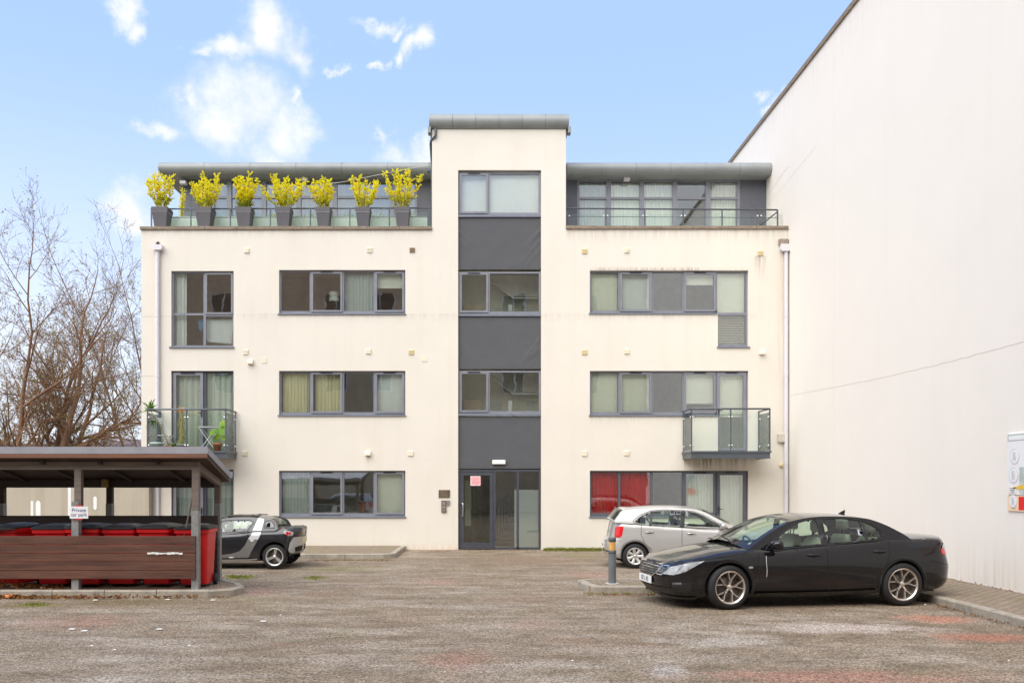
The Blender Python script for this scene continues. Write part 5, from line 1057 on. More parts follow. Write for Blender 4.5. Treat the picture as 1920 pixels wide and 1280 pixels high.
# ---------------------------------------------------------------- cars
CARGL = glass_mat('car_glass', (.74,.86,.77), .05); CARGLD = glass_mat('dark_car_glass', (.30,.33,.32), .08)
TYRE = mat('tyre_rubber', (.013,.0125,.0125), .75, var=.15, vs=12); TRIM = mat('black_trim', (.015,.015,.016), .4, var=0); GAP = mat('panel_gap', (.004,.004,.004), .8, var=0); CHROME = mat('chrome', (.78,.78,.78), .12, 1, var=0)
LAMPR = mat('red_lens', (.62,.01,.012), .12, var=.12, vs=20, coat=.6); LAMPW = mat('clear_lens', (.40,.42,.44), .12, var=.35, vs=9, coat=1); PLATE = mat('number_plate', (.82,.82,.80), .4, var=.02); PLK = mat('plate_lettering', (.02,.02,.03), .5, var=0)
TUB = mat('cabin_lining', (.05,.05,.048), .9, var=0)
class Car:
    def __init__(s, **k):
        s.__dict__.update(k); s.n = k.get('n', 2.4); s.lf = 1.1*s.W+.35
    def xe(s, z, front): return lerp(s.fprof if front else s.rprof, z)
    def zc(s, x): return lerp(s.Hc, x)
    def hz(s, x, y): return s.zc(x) - lerp(s.crown, x)*(min(1, abs(y)/s.W))**2.6
    def prof(s, z): return lerp(s.wprof, z)
    def taper(s, x): return lerp(s.plan, x)
    def raw(s, u, z):
        if u > s.x0f: t = min(1, (u-s.x0f)/s.lf)*PI/2; X = s.x0f+math.sin(t)**(2/s.n)*(s.xe(z, 1)-s.x0f); e = max(0, math.cos(t))**(2/s.n)
        elif u < s.x0r: t = min(1, (s.x0r-u)/s.lf)*PI/2; X = s.x0r-math.sin(t)**(2/s.n)*(s.x0r-s.xe(z, 0)); e = max(0, math.cos(t))**(2/s.n)
        else: X = u; e = 1
        return X, s.W*s.taper(X)*s.prof(z)*e
    def top(s, u):
        k = round(u, 4)
        if k in s.cache: return s.cache[k]
        z = .8
        for _ in range(14): X, Y = s.raw(u, z); z = .5*z+.5*s.hz(X, Y)
        s.cache[k] = z; return z
    def P(s, u, z, off=0.0, side=1):
        def q(u, z):
            X, Y = s.raw(u, z); zt = s.top(u); r = max(0, (z-(zt-.07))/.07); k = 1-.045*r*r
            zb = s.zb(u); r2 = max(0, ((zb+.10)-z)/.10); Y *= k*(1-.05*r2*r2); 
            if r > 0 and (u > s.x0f or u < s.x0r): X -= math.copysign(.03*r*r, u)*min(1, abs((u-(s.x0f if u > 0 else s.x0r)))/.4)
            return Vector((X, Y, z))
        p = q(u, z)
        if off:
            a = q(u+.004, z)-q(u-.004, z); b = q(u, z+.004)-q(u, z-.004); n = a.cross(b)
            if n.length > 0: n.normalize(); n = n if (n.y > 0 or (abs(n.y) < .3 and n.x*u > 0)) else -n; p = p+n*off
        return Vector((p.x, p.y*side, p.z))
    def zb(s, u): return lerp(s.sill, u)
    def patch(s, poly, m, name, parent, off=.003, side=1, g=.05, thick=0, dens=None):
        poly = s.densify(poly, .04); pts, tr = cdt(poly, g=g); mb = MB(); mb.add([s.P(a, b, off, side) for a, b in pts], tr, True)
        if thick:
            lo = [s.P(a, b, off, side) for a, b in poly]; hi = [s.P(a, b, off-thick, side) for a, b in poly]; n = len(poly)
            mb.add(lo+hi, [(i, (i+1) % n, n+(i+1) % n, n+i) for i in range(n)])
        return mb.build(name, m, parent)
    def densify(s, poly, g):
        out = []; n = len(poly)
        for i in range(n):
            a, b = poly[i], poly[(i+1) % n]; k = max(1, int(math.hypot(b[0]-a[0], b[1]-a[1])/g))
            out += [(a[0]+(b[0]-a[0])*j/k, a[1]+(b[1]-a[1])*j/k) for j in range(k)]
        return out
    def line(s, pts, w, m, name, parent, off=.0015, side=1):
        mb = MB(); P = [pts[0]]
        for a, b in zip(pts, pts[1:]): k = max(1, int(math.hypot(b[0]-a[0], b[1]-a[1])/.04)); P += [(a[0]+(b[0]-a[0])*j/k, a[1]+(b[1]-a[1])*j/k) for j in range(1, k+1)]
        L = []
        for i, p in enumerate(P):
            a = Vector(P[max(0, i-1)]); b = Vector(P[min(len(P)-1, i+1)]); d = (b-a).normalized(); q = Vector((-d.y, d.x))*w/2
            L += [s.P(p[0]+q.x, p[1]+q.y, off, side), s.P(p[0]-q.x, p[1]-q.y, off, side)]
        mb.add(L, [(2*i, 2*i+1, 2*i+3, 2*i+2) for i in range(len(P)-1)]); return mb.build(name, m, parent, fix=False)
    def body(s, parent, paint):
        s.cache = {}; ur, uf = s.x0r-s.lf, s.x0f+s.lf; nu = 130; us = [ur+(uf-ur)*i/nu for i in range(nu+1)]
        topl = [(u, s.top(u)) for u in us]
        bot = []; arcs = sorted(s.arches); u = ur; i = 0; lst = [x for x in us]
        for (xc, zc_, r) in arcs:
            zb = s.zb(xc); dx = math.sqrt(r*r-(zc_-zb)**2) if r > abs(zc_-zb) else r
            bot += [(u_, s.zb(u_)) for u_ in lst if (not bot or u_ > bot[-1][0]+.01) and u_ < xc-dx-.01]
            a0 = math.atan2(s.zb(xc-dx)-zc_, -dx); a1 = math.atan2(s.zb(xc+dx)-zc_, dx); a0 = a0 if a0 > 0 else a0+2*PI
            bot += [(xc+r*math.cos(a0+(a1-a0)*k/28), zc_+r*math.sin(a0+(a1-a0)*k/28)) for k in range(29)]
        bot += [(u_, s.zb(u_)) for u_ in lst if u_ > bot[-1][0]+.01]
        outer = bot+topl[::-1]; pts, tr = cdt(outer, g=.055); mb = MB()
        for side in (1, -1): mb.add([s.P(a, b, 0, side) for a, b in pts], tr if side > 0 else [t[::-1] for t in tr], True)
        # deck (bonnet, scuttle, boot) with a hole for the cabin
        c0, c1 = s.cabin; ring = [(p.x, p.y) for p in (s.P(a, b) for a, b in topl)]; plan = ring+[(x, -y) for x, y in ring[::-1]][1:-1] if abs(ring[0][1]) < 1e-4 and abs(ring[-1][1]) < 1e-4 else ring+[(x, -y) for x, y in ring[::-1]]
        zmap = {}
        for (a, b) in topl: p = s.P(a, b); zmap[(round(p.x, 4), round(p.y, 4))] = p.z; zmap[(round(p.x, 4), round(-p.y, 4))] = p.z
        yw = s.W*.80; hole = [(c0, -yw), (c1, -yw*.95), (c1+.06, 0), (c1, yw*.95), (c0, yw)]
        pts, tr = cdt(plan, [hole], g=.07); vs = []
        for x, y in pts:
            z = zmap.get((round(x, 4), round(y, 4))); z = s.hz(x, y)+s.deckadd(x, y) if z is None else z; vs.append((x, y, z))
        mb.add(vs, tr, True)
        s.o = mb.build('body', paint, parent, merge=.0008, ang=38)
        # arch liners and tub
        mb = MB()
        for (xc, zc_, r) in arcs:
            for sd in (1, -1):
                v = []
                for k in range(17):
                    a = PI*k/16
                    for d in (.012, .30): v.append((xc+r*1.0*math.cos(a), sd*(s.W*s.taper(xc)*.985-d), zc_+r*1.0*math.sin(a)))
                mb.add(v, [(2*k, 2*k+1, 2*k+3, 2*k+2) for k in range(16)], True); y = sd*(s.W-.32); mb.add([(xc+r*math.cos(PI*k/16), y, zc_+r*math.sin(PI*k/16)) for k in range(17)]+[(xc-r, y, .18), (xc+r, y, .18)], [tuple(range(19))])
        mb.box(ur*0+s.xe(.3, 0)+.25, s.xe(.3, 1)-.25, -s.W*.62, s.W*.62, .17, .24); mb.build('underbody', GAP, parent, fix=False)
        mb = MB(); w = s.W*.83; zf = .32; zt = s.zc(0)-lerp(s.crown, 0)
        mb.quad((c0-.1,-w,zf),(c1+.2,-w,zf),(c1+.2,w,zf),(c0-.1,w,zf))
        for sd in (1, -1): mb.quad((c0-.1,sd*w,zf),(c1+.2,sd*w,zf),(c1+.2,sd*w,zt-.03),(c0-.1,sd*w,zt-.03))
        mb.quad((c1+.2,-w,zf),(c1+.2,w,zf),(c1+.2,w,zt-.05),(c1+.2,-w,zt-.05)); mb.quad((c0-.1,-w,zf),(c0-.1,w,zf),(c0-.1,w,zt-.05),(c0-.1,-w,zt-.05)); mb.build('cabin_lining', s.tub, parent, fix=False)
    def deckadd(s, x, y): return 0
    def gw(s, x, z):      # half width of the glasshouse
        zbel = s.hz(x, s.W); return (s.W*s.taper(x)*s.__dict__.get('gwf', .955)-s.tum*max(0, z-zbel)-s.tum2*max(0, z-zbel)**2)
    def G(s, x, z, off=0, side=1): return Vector((x, side*(s.gw(x, z)+off), z))
    def green(s, parent, paint):
        """glasshouse: side panels with window holes, then one strip over windscreen, roof and rear screen"""
        Cc = smooth_tab(s.C, 6); lo = [(x, s.hz(x, s.W)-.012) for x in [s.C[-1][0]+(s.C[0][0]-s.C[-1][0])*k/30 for k in range(31)]]
        outer = Cc+lo[1:-1]; outer = [p for i, p in enumerate(outer) if (p[0]-outer[i-1][0])**2+(p[1]-outer[i-1][1])**2 > 1e-6]
        wins = [s.densify(w, .05) for w in s.wins]; pts, tr = cdt(outer, wins, g=.06); mb = MB()
        for sd in (1, -1): mb.add([s.G(a, b, 0, sd) for a, b in pts], tr, True)
        # strip
        m = len(Cc); cum = [0]
        for i in range(1, m): cum.append(cum[-1]+math.hypot(Cc[i][0]-Cc[i-1][0], Cc[i][1]-Cc[i-1][1]))
        V = [-1, -.9, -.75, -.5, -.25, 0, .25, .5, .75, .9, 1]
        def S(i, v, off=0):
            x, z = Cc[i]; a, b = Cc[max(0, i-1)], Cc[min(m-1, i+1)]; dx, dz = b[0]-a[0], b[1]-a[1]; l = math.hypot(dx, dz); nx, nz = dz/l, -dx/l
            if nz < 0: nx, nz = -nx, -nz
            if i < m*.4 and nx < 0: nx, nz = -nx, -nz
            bl = lerp(s.bulge, x)*(1-abs(v)**2.2)+off; return Vector((x+nx*bl, v*s.gw(x, z), z+nz*bl))
        vs = [S(i, v) for i in range(m) for v in V]; nv = len(V); k = lambda x: min(range(m), key=lambda i: abs(Cc[i][0]-x)); ws0, ws1, rs0, rs1 = [k(x) for x in s.screens]
        fb, fg = [], []
        for i in range(m-1):
            for j in range(nv-1):
                f = (i*nv+j, i*nv+j+1, (i+1)*nv+j+1, (i+1)*nv+j); isg = 1 <= j < nv-2 and (ws0 <= i < ws1 or rs0 <= i < rs1); (fg if isg else fb).append(f)
        mb.add(vs, fb, True); mb.build('roof', paint, parent, merge=.0008, ang=40)
        for a, b, nm in ((ws0, ws1, 'windscreen'), (rs0, rs1, 'rear_screen')):
            g_ = MB(); g_.add([S(i, v, .002) for i in range(m) for v in V], [f for f in fg if a <= f[0]//nv < b], True); g_.build(nm, s.glass, parent)
            if nm == 'windscreen': s.ws = S, a, b
        for wi, w in enumerate(wins):
            pts, tr = cdt(w, g=.12)
            for sd in (1, -1): q = MB(); q.add([s.G(a, b, -.006, sd) for a, b in pts], tr, True); q.build('side_window', s.__dict__.get('glassd', s.glass) if wi else s.glass, parent, fix=False)
        # rubber line around the window group
        for sd in (1, -1):
            for w in s.surround: t_ = MB(); t_.tube([s.G(a, b, .002, sd) for a, b in s.densify(w, .05)]+[s.G(*w[0], .002, sd)], .007, 4, cap=False); t_.build('window_trim', TRIM, parent)
        s.S = S; s.Cc = Cc
def wheel(parent, x, y, r, rim_r, w, spoke, rimm, sd, steer=0):
    mb = MB(); prof = [(rim_r-.004, -.5*w+.03), (rim_r+.012, -.5*w+.0), (r-.045, -.5*w-.004), (r-.012, -.5*w+.02), (r, -.5*w+.045), (r, .5*w-.045), (r-.012, .5*w-.02), (r-.045, .5*w+.004), (rim_r+.012, .5*w), (rim_r-.004, .5*w-.03)]
    mb.lathe(prof, 48, 'y'); o = mb.build('wheel', TYRE, parent, ang=50); o.location = (x, y, r); o.rotation_euler = (0, 0, steer)
    f = sd*(.5*w-.012); rb = MB(); rb.lathe([(rim_r-.03, -sd*.05*1), (rim_r-.022, f-.01*sd), (rim_r-.004, f+.006*sd), (rim_r+.004, f+.002*sd), (rim_r+.0, f-.04*sd)], 48, 'y')
    def sp(a, b, wa, wb, d0=0.0, d1=0.0):   # spoke between polar points (r,ang)
        pa = Vector((a[0]*math.cos(a[1]), 0, a[0]*math.sin(a[1]))); pb = Vector((b[0]*math.cos(b[1]), 0, b[0]*math.sin(b[1]))); t = (pb-pa).normalized(); n_ = Vector((-t.z, 0, t.x)); ya, yb = f-sd*(.022+d0), f-sd*(.004+d1)
        v = []
        for p, ww, yy in ((pa, wa, ya), (pb, wb, yb)):
            for q, dy in ((-1, -sd*.012), (-.55, 0), (.55, 0), (1, -sd*.012)): v.append(p+n_*q*ww/2+Vector((0, yy+dy, 0)))
        for p, ww, yy in ((pa, wa, ya), (pb, wb, yb)):
            for q in (-1, 1): v.append(p+n_*q*ww/2+Vector((0, yy-sd*.035, 0)))
        rb.add(v, [(0,1,5,4),(1,2,6,5),(2,3,7,6),(0,4,10,8),(3,9,11,7)])
    n = {'y5': 5, 'seven': 7, 'three': 3}[spoke]
    for k in range(n):
        a = PI/2+.16+2*PI*k/n
        if spoke == 'y5':
            for s_ in (-1, 1): sp((.04, a+s_*.10), (rim_r*.45, a+s_*.07), .022, .020); sp((rim_r*.43, a+s_*.07), (rim_r-.008, a+s_*.30), .021, .018)
            sp((.03, a), (.07, a), .04, .025)
        elif spoke == 'seven': sp((.045, a), (rim_r-.01, a), .052, .085)
        else:
            for s_ in (-1, 1): sp((.035, a+s_*.35), (rim_r-.01, a+s_*.115), .03, .034)
    rb.lathe([(0, f-.012*sd), (.024, f-.012*sd), (.038, f-.022*sd), (.042, f-.05*sd)], 20, 'y')
    if spoke == 'seven': rb.lathe([(rim_r-.03, f-.02*sd), (rim_r-.005, f-.004*sd)], 48, 'y')
    rb.build('rim', rimm, o, ang=40)
    d = MB(); d.lathe([(0, f-.075*sd), (rim_r*.72, f-.075*sd), (rim_r*.72, f-.09*sd)], 32, 'y'); d.lathe([(rim_r*.72, f-.10*sd), (rim_r-.02, f-.10*sd)], 32, 'y'); d.build('brake_disc', mat('brake_iron', (.10,.085,.075), .5, .6, var=.2) if 'brake_iron' not in bpy.data.materials else bpy.data.materials['brake_iron'], o); return o
def seat(parent, x, y, m, z=.32, sc=1.0):
    mb = MB(); mb.box(x-.05, x+.45, y-.24, y+.24, z, z+.22, .05); P = []
    v = []
    for (dx, dz, w, t) in ((.0,.15,.25,.09),(-.08,.45,.25,.08),(-.17,.72,.22,.06),(-.19,.80,.16,.04)):
        v += [(x+dx+t, y-w, z+dz), (x+dx+t*1.1, y, z+dz), (x+dx+t, y+w, z+dz), (x+dx-t, y+w, z+dz), (x+dx-t, y, z+dz), (x+dx-t, y-w, z+dz)]
    mb.add(v, [(j*6+i, j*6+(i+1) % 6, (j+1)*6+(i+1) % 6, (j+1)*6+i) for j in range(3) for i in range(6)]+[(18,19,20,21,22,23)], True); s = mb.build('seat', m, parent)
    hb = MB(); hb.box(x-.25, x-.15, y-.13, y+.13, z+.87, z+1.04, .04); hb.tube([(x-.2, y-.05, z+.78), (x-.2, y-.05, z+.9)], .008, 5); hb.tube([(x-.2, y+.05, z+.78), (x-.2, y+.05, z+.9)], .008, 5); hb.build('headrest', m, s); return s
def steering(parent, x, y, z):
    mb = MB(); n = 20; c = Vector((x, y, z)); ux, uz = Vector((0,1,0)), Vector((.45,0,.9)).normalized()
    mb.tube([c+(ux*math.cos(2*PI*k/n)+uz*math.sin(2*PI*k/n))*.185 for k in range(n+1)], .014, 6, cap=False)
    for a in (0, PI, -PI/2): mb.bar(c, c+(ux*math.cos(a)+uz*math.sin(a))*.18, .03, .015)
    mb.bar(c, c+Vector((.3,0,-.12)), .04); mb.build('steering_wheel', TRIM, parent)
def mirror(parent, car, x, z, sd, m):
    p = car.G(x, z, 0, sd); mb = MB(); o = Vector((.0, sd*.15, .02))+p; v = []
    for (t, w, h) in ((-.05,.095,.062),(-.045,.10,.068),(.01,.105,.07),(.06,.085,.055),(.09,.045,.03)):
        for k in range(12): a = 2*PI*k/12; ca, sa = math.cos(a), math.sin(a); v.append((o.x+t, o.y+math.copysign(abs(ca)**.7, ca)*w, o.z+math.copysign(abs(sa)**.7, sa)*h))
    mb.add(v, [(j*12+i, j*12+(i+1) % 12, (j+1)*12+(i+1) % 12, (j+1)*12+i) for j in range(4) for i in range(12)]+[tuple(range(48,60))], True)
    mb.bar(p-Vector((0,sd*.02,.03)), o-Vector((0,sd*.03,.04)), .06, .03); h = mb.build('door_mirror', m, parent, ang=50); g = MB(); g.add([(o.x-.051, o.y+math.cos(2*PI*k/12)*.088, o.z+math.sin(2*PI*k/12)*.056) for k in range(12)], [tuple(range(12))]); g.build('mirror_glass', CHROME, h)
def handle(car, parent, u, z, sd, m):
    mb = MB(); c = car.P(u, z, .03, sd); a = car.P(u-.095, z-.004, .004, sd); b = car.P(u+.095, z+.004, .004, sd); a2 = car.P(u-.075, z-.003, .034, sd); b2 = car.P(u+.075, z+.004, .034, sd)
    mb.tube([a, a2, c, b2, b], [.010,.013,.014,.013,.010], 7); car.patch([(u+.06*math.cos(2*PI*k/14)*.9, z+.028*math.sin(2*PI*k/14)-.004) for k in range(14)], GAP, 'handle_recess', parent, .001, sd, .1); mb.build('door_handle', m, parent)
def side_panels(car, parent, lines, hand, hm):
    for sd in (1, -1):
        for l in lines: car.line(l, .010, GAP, 'door_gap', parent, side=sd)
        for (u, z) in hand: handle(car, parent, u, z, sd, hm)
def pillars(car, parent):
    for sd in (1, -1):
        for w in car.pillars: pts, tr = cdt(car.densify(w, .05), g=.12); MB().add([car.G(a, b, .003, sd) for a, b in pts], tr, True).build('door_pillar', TRIM, parent)
def arch_lip(car, parent, m, w=.045, flat=False):
    for sd in (1, -1):
        for (xc, zc_, r) in car.arches:
            a0, a1 = R(-12), R(192); P = [(xc+(r+w)*math.cos(a0+(a1-a0)*k/30), zc_+(r+w)*math.sin(a0+(a1-a0)*k/30)) for k in range(31)]; Q = [(xc+r*math.cos(a0+(a1-a0)*k/30), zc_+r*math.sin(a0+(a1-a0)*k/30)) for k in range(31)]
            P = [(a, max(b, car.zb(a)+.005)) for a, b in P]; Q = [(a, max(b, car.zb(a)+.005)) for a, b in Q]
            mb = MB(); mb.add([car.P(*p, .004, sd) for p in P]+[car.P(*q, .016, sd) for q in Q]+[car.P(*q, -.03, sd) for q in Q], [(i, i+1, 32+i, 31+i) for i in range(30)]+[(31+i, 32+i, 63+i, 62+i) for i in range(30)], True); mb.build('arch_lip', m, parent, fix=False)
# ================================================================ black saloon (local +x = nose)
BLK = mat('black_paint', (.010,.010,.012), .12, var=0, coat=1.0); BEIGE = mat('pale_leather', (.46,.46,.38), .6, var=.05)
# very light dust so that the paint is not a perfect mirror
def paint_mat(name, col, rough, metal, dust):
    m, nt, b = newmat(name); tc = nd(nt, 'ShaderNodeTexCoord').outputs['Object']; sp = nd(nt, 'ShaderNodeSeparateXYZ'); nt.links.new(tc, sp.inputs[0])
    n = tex_noise(nt, 3, 6, .7, tc); low = nd(nt, 'ShaderNodeMapRange'); nt.links.new(sp.outputs[2], low.inputs[0]); low.inputs[1].default_value = .75; low.inputs[2].default_value = .1
    f = mth(nt, 'MULTIPLY', mth(nt, 'MULTIPLY_ADD', low.outputs[0], .8, .12), mth(nt, 'MULTIPLY', n, dust)); c = mixc(nt, f, col, (.20,.17,.13)); nt.links.new(c, b.inputs['Base Color'])
    b.inputs['Metallic'].default_value = metal; nt.links.new(mth(nt, 'MULTIPLY_ADD', f, .9, rough, True), b.inputs['Roughness']); b.inputs['Coat Weight'].default_value = .9; b.inputs['Specular IOR Level'].default_value = .5 if metal > .3 else .1; nt.links.new(mth(nt, 'MULTIPLY_ADD', f, .8, .03, True), b.inputs['Coat Roughness']); return m
BLK = paint_mat('black_metallic_paint', (.006,.0055,.007), .2, 0, .05); SILV = paint_mat('silver_paint', (.54,.53,.51), .36, .5, .35); ANTH = paint_mat('anthracite_paint', (.014,.015,.019), .3, .4, .2)
g1 = gnd(1364,1141.5); g2 = gnd(1687.5,1134.5); hd = math.atan2(g1.y-g2.y, g1.x-g2.x); K = (g1-g2).length/2.675
s9 = Car(W=.865, n=2.5, x0f=1.78, x0r=-1.86, cache={}, tub=BEIGE, glass=CARGL, tum=.34, tum2=.12,
    fprof=[(.15,2.13),(.3,2.26),(.45,2.28),(.6,2.25),(.75,2.14),(.85,2.0)], rprof=[(.2,-2.22),(.35,-2.34),(.55,-2.36),(.75,-2.30),(.9,-2.27),(1.08,-2.25)],
    Hc=[(-2.4,.965),(-2.25,1.005),(-1.9,1.022),(-1.55,1.022),(-1.2,1.02),(-.5,.965),(0,.925),(.6,.875),(.9,.905),(1.2,.885),(1.45,.85),(1.75,.79),(2.0,.72),(2.2,.64),(2.3,.57)], crown=[(-2.4,.06),(-1.7,.08),(-1.2,.06),(0,.055),(.9,.075),(1.6,.075),(2.1,.05),(2.3,.02)],
    sill=[(-3.3,.30),(-2.2,.26),(-1.75,.2),(-1.2,.19),(1.2,.19),(1.75,.17),(2.2,.15),(3.2,.15)], gwf=.90, wprof=[(.15,.94),(.3,.985),(.5,1.0),(.655,1.004),(.69,.998),(.80,.968),(.95,.93),(1.1,.90)], plan=[(-2.4,.93),(-1.4,.985),(0,1),(1.2,.985),(2.3,.93)],
    arches=[(1.3375,.325,.345),(-1.3375,.325,.345)], cabin=(-1.15,.72),
    C=[(1.04,.835),(.70,1.045),(.38,1.205),(.1,1.28),(-.2,1.308),(-.6,1.305),(-.92,1.268),(-1.15,1.19),(-1.35,1.09),(-1.47,1.02),(-1.54,.96)], screens=(.95,.34,-.98,-1.42), bulge=[(-1.6,.035),(-1.2,.035),(-.4,.032),(.3,.05),(.9,.12),(1.05,.13)],
    wins=[[(.66,.865),(.62,.93),(.41,1.085),(.22,1.20),(.08,1.24),(-.09,1.262),(-.105,.90)],[(-.20,.905),(-.195,1.268),(-.5,1.268),(-.76,1.235),(-.80,.958)],[(-.85,.965),(-.81,1.22),(-.93,1.17),(-1.04,1.09),(-1.07,1.02),(-1.0,.985)]],
    surround=[[(.75,.85),(.64,.945),(.42,1.10),(.22,1.218),(.08,1.258),(-.12,1.28),(-.5,1.286),(-.82,1.25),(-.95,1.19),(-1.07,1.10),(-1.105,1.01),(-1.02,.968),(-.5,.92),(.3,.865)]])
s9.pillars=[[(-.105,.895),(-.09,1.27),(-.195,1.275),(-.20,.895)],[(-.80,.95),(-.76,1.24),(-.81,1.228),(-.85,.955)]]
mid = (g1+g2)/2; inn = Vector((math.sin(hd), -math.cos(hd), 0)); inn = inn if inn.y > 0 else -inn
c9 = empty('black_saloon_car', mid+inn*.78*K, hd, 'black four door saloon car with five spoke alloy wheels parked nose to the left', 'car'); c9.scale = (K, K, K)
s9.body(c9, BLK); s9.green(c9, BLK); pillars(s9, c9)
for sd in (1, -1):
    wheel(c9, 1.3375, sd*.765, .318, .236, .215, 'y5', mat('alloy_silver', (.66,.60,.54), .3, .85, var=.1) if 'alloy_silver' not in bpy.data.materials else bpy.data.materials['alloy_silver'], sd, R(6)); wheel(c9, -1.3375, sd*.765, .318, .236, .215, 'y5', bpy.data.materials['alloy_silver'], sd)
    s9.patch([(1.70,.695),(1.95,.665),(2.2,.632),(2.42,.60),(2.58,.49),(2.3,.49),(2.05,.54),(1.85,.62)], LAMPW, 'headlight', c9, .006, sd, .06, .012)
    s9.line([(2.12,.64),(2.27,.50)], .014, CHROME, 'lamp_trim', c9, .009, sd)
    s9.patch([(2.45,.60),(2.58,.60),(2.76,.49),(2.62,.485)], TRIM, 'side_grille', c9, .006, sd, .06)
    s9.line([(2.44,.608),(2.60,.61),(2.78,.482),(2.61,.478),(2.44,.608)], .012, CHROME, 'grille_trim', c9, .010, sd)
    for k in range(3): s9.line([(2.50+.045*k,.575-.028*k),(2.61+.045*k,.575-.028*k)], .006, CHROME, 'grille_bar', c9, .009, sd)
    s9.patch([(1.9,.40),(2.35,.38),(2.35,.26),(1.95,.22)], TRIM, 'fog_lamp_recess', c9, .004, sd, .06)
    s9.line([(1.8,.175),(2.2,.17),(2.7,.17),(2.95,.17)], .03, TRIM, 'chin_spoiler', c9, .02, sd)
    s9.patch([(-2.28,.86),(-2.06,.82),(-2.06,.76),(-2.14,.74),(-2.5,.73),(-2.5,.87)], LAMPR, 'tail_light', c9, .006, sd, .06, .01)
    s9.patch([(-2.28,.91),(-2.14,.87),(-2.12,.83),(-2.3,.825),(-2.5,.83),(-2.5,.92)], LAMPW, 'tail_light_lens', c9, .010, sd, .06)
    s9.line([(-1.78,.66),(-2.1,.60),(-2.5,.58),(-2.9,.58)], .006, GAP, 'bumper_gap', c9, side=sd)
    s9.line([(1.7,.58),(1.72,.64),(1.80,.66)], .006, GAP, 'bumper_gap', c9, side=sd)
    s9.patch([(1.02+.035*math.cos(a*.5), .60+.016*math.sin(a*.5)) for a in range(12)], LAMPW, 'side_repeater', c9, .006, sd, .1)
    s9.line([(-.93,.235),(-.3,.225),(.93,.22)], .05, BLK, 'sill_trim', c9, .03, sd); s9.line([(-.93,.262),(-.3,.252),(.93,.247)], .006, CHROME, 'sill_highlight', c9, .02, sd)  # thin bright line stands in for sky reflected along the skirt edge
    mirror(c9, s9, .64, .90, sd, BLK)
side_panels(s9, c9, [[(.88,.80),(.91,.65),(.89,.45),(.86,.26),(-.14,.25),(-.16,.5),(-.155,.86)], [(-.14,.25),(-.80,.26),(-.93,.42),(-1.08,.62),(-1.15,.8),(-1.15,.93)], [(1.02,.84),(1.05,.80),(1.5,.745),(1.9,.69)]], [(.06,.76),(-.98,.80)], TRIM)
arch_lip(s9, c9, BLK, .05)
# grille, badge plate
gp_ = MB(); uf9 = s9.x0f+s9.lf
for sd in (1, -1):
    s9.patch([(2.65,.612),(uf9-.0,.618),(uf9,.455),(2.86,.46),(2.78,.50)], TRIM, 'grille', c9, .006, sd, .06)
    s9.line([(2.64,.618),(uf9,.626)], .014, CHROME, 'grille_trim', c9, .012, sd); s9.line([(2.64,.618),(2.78,.49),(2.87,.45),(uf9,.445)], .014, CHROME, 'grille_trim', c9, .012, sd)
    for k in range(4): s9.line([(2.69+.045*k,.588-.034*k),(uf9,.593-.034*k)], .006, CHROME, 'grille_bar', c9, .010, sd)
    s9.patch([(2.25,.30),(uf9,.30),(uf9,.20),(2.35,.20)], TRIM, 'lower_grille', c9, .004, sd, .06)
fx_ = s9.xe(.4, 1)+.02; pm = MB().box(fx_-.01, fx_+.004, -.26, .26, .325, .435, .004).build('number_plate', PLATE, c9); text('07 L 45', 'plate_lettering', PLK, .10, (fx_+.006, 0, .38), (PI/2, 0, PI/2), pm, .001)
rp = MB().box(s9.xe(.7, 0)-.012, s9.xe(.7, 0), -.26, .26, .62, .73).build('number_plate', PLATE, c9)
for sd in (.37, -.37): seat(c9, -.05, sd, BEIGE, .20); seat(c9, -.90, sd, BEIGE, .19)
MB().box(.55, 1.02, -.66, .66, .55, .80, .07).build('dashboard', mat('dash_grey', (.16,.165,.15), .8, var=0), c9); steering(c9, .45, -.37, .80)
MB().add([(.84,.20,.84),(.84,.52,.84),(.72,.52,.91),(.72,.20,.91)], [(0,1,2,3)]).build('parking_permit', PLATE, c9)
MB().prism([(-.78,1.305),(-.92,1.29),(-.89,1.37),(-.93,1.385)], -.006, .006).build('roof_aerial', TRIM, c9)
mb = MB()
for (a, b) in (((1.13,.5,.91),(1.03,-.12,.985)),((1.17,-.1,.93),(1.04,-.62,.92))): mb.tube([a, Vector(a).lerp(Vector(b),.5)+Vector((0,0,.02)), b], .009, 5)
mb.build('wiper', TRIM, c9); s9.line([(.78,.76),(.786,.68),(.776,.55),(.78,.46)], .006, PLATE, 'paint_scrape', c9, .002, -1 if (Matrix.Rotation(hd, 3, 'Z') @ Vector((0,1,0))).y > 0 else 1)
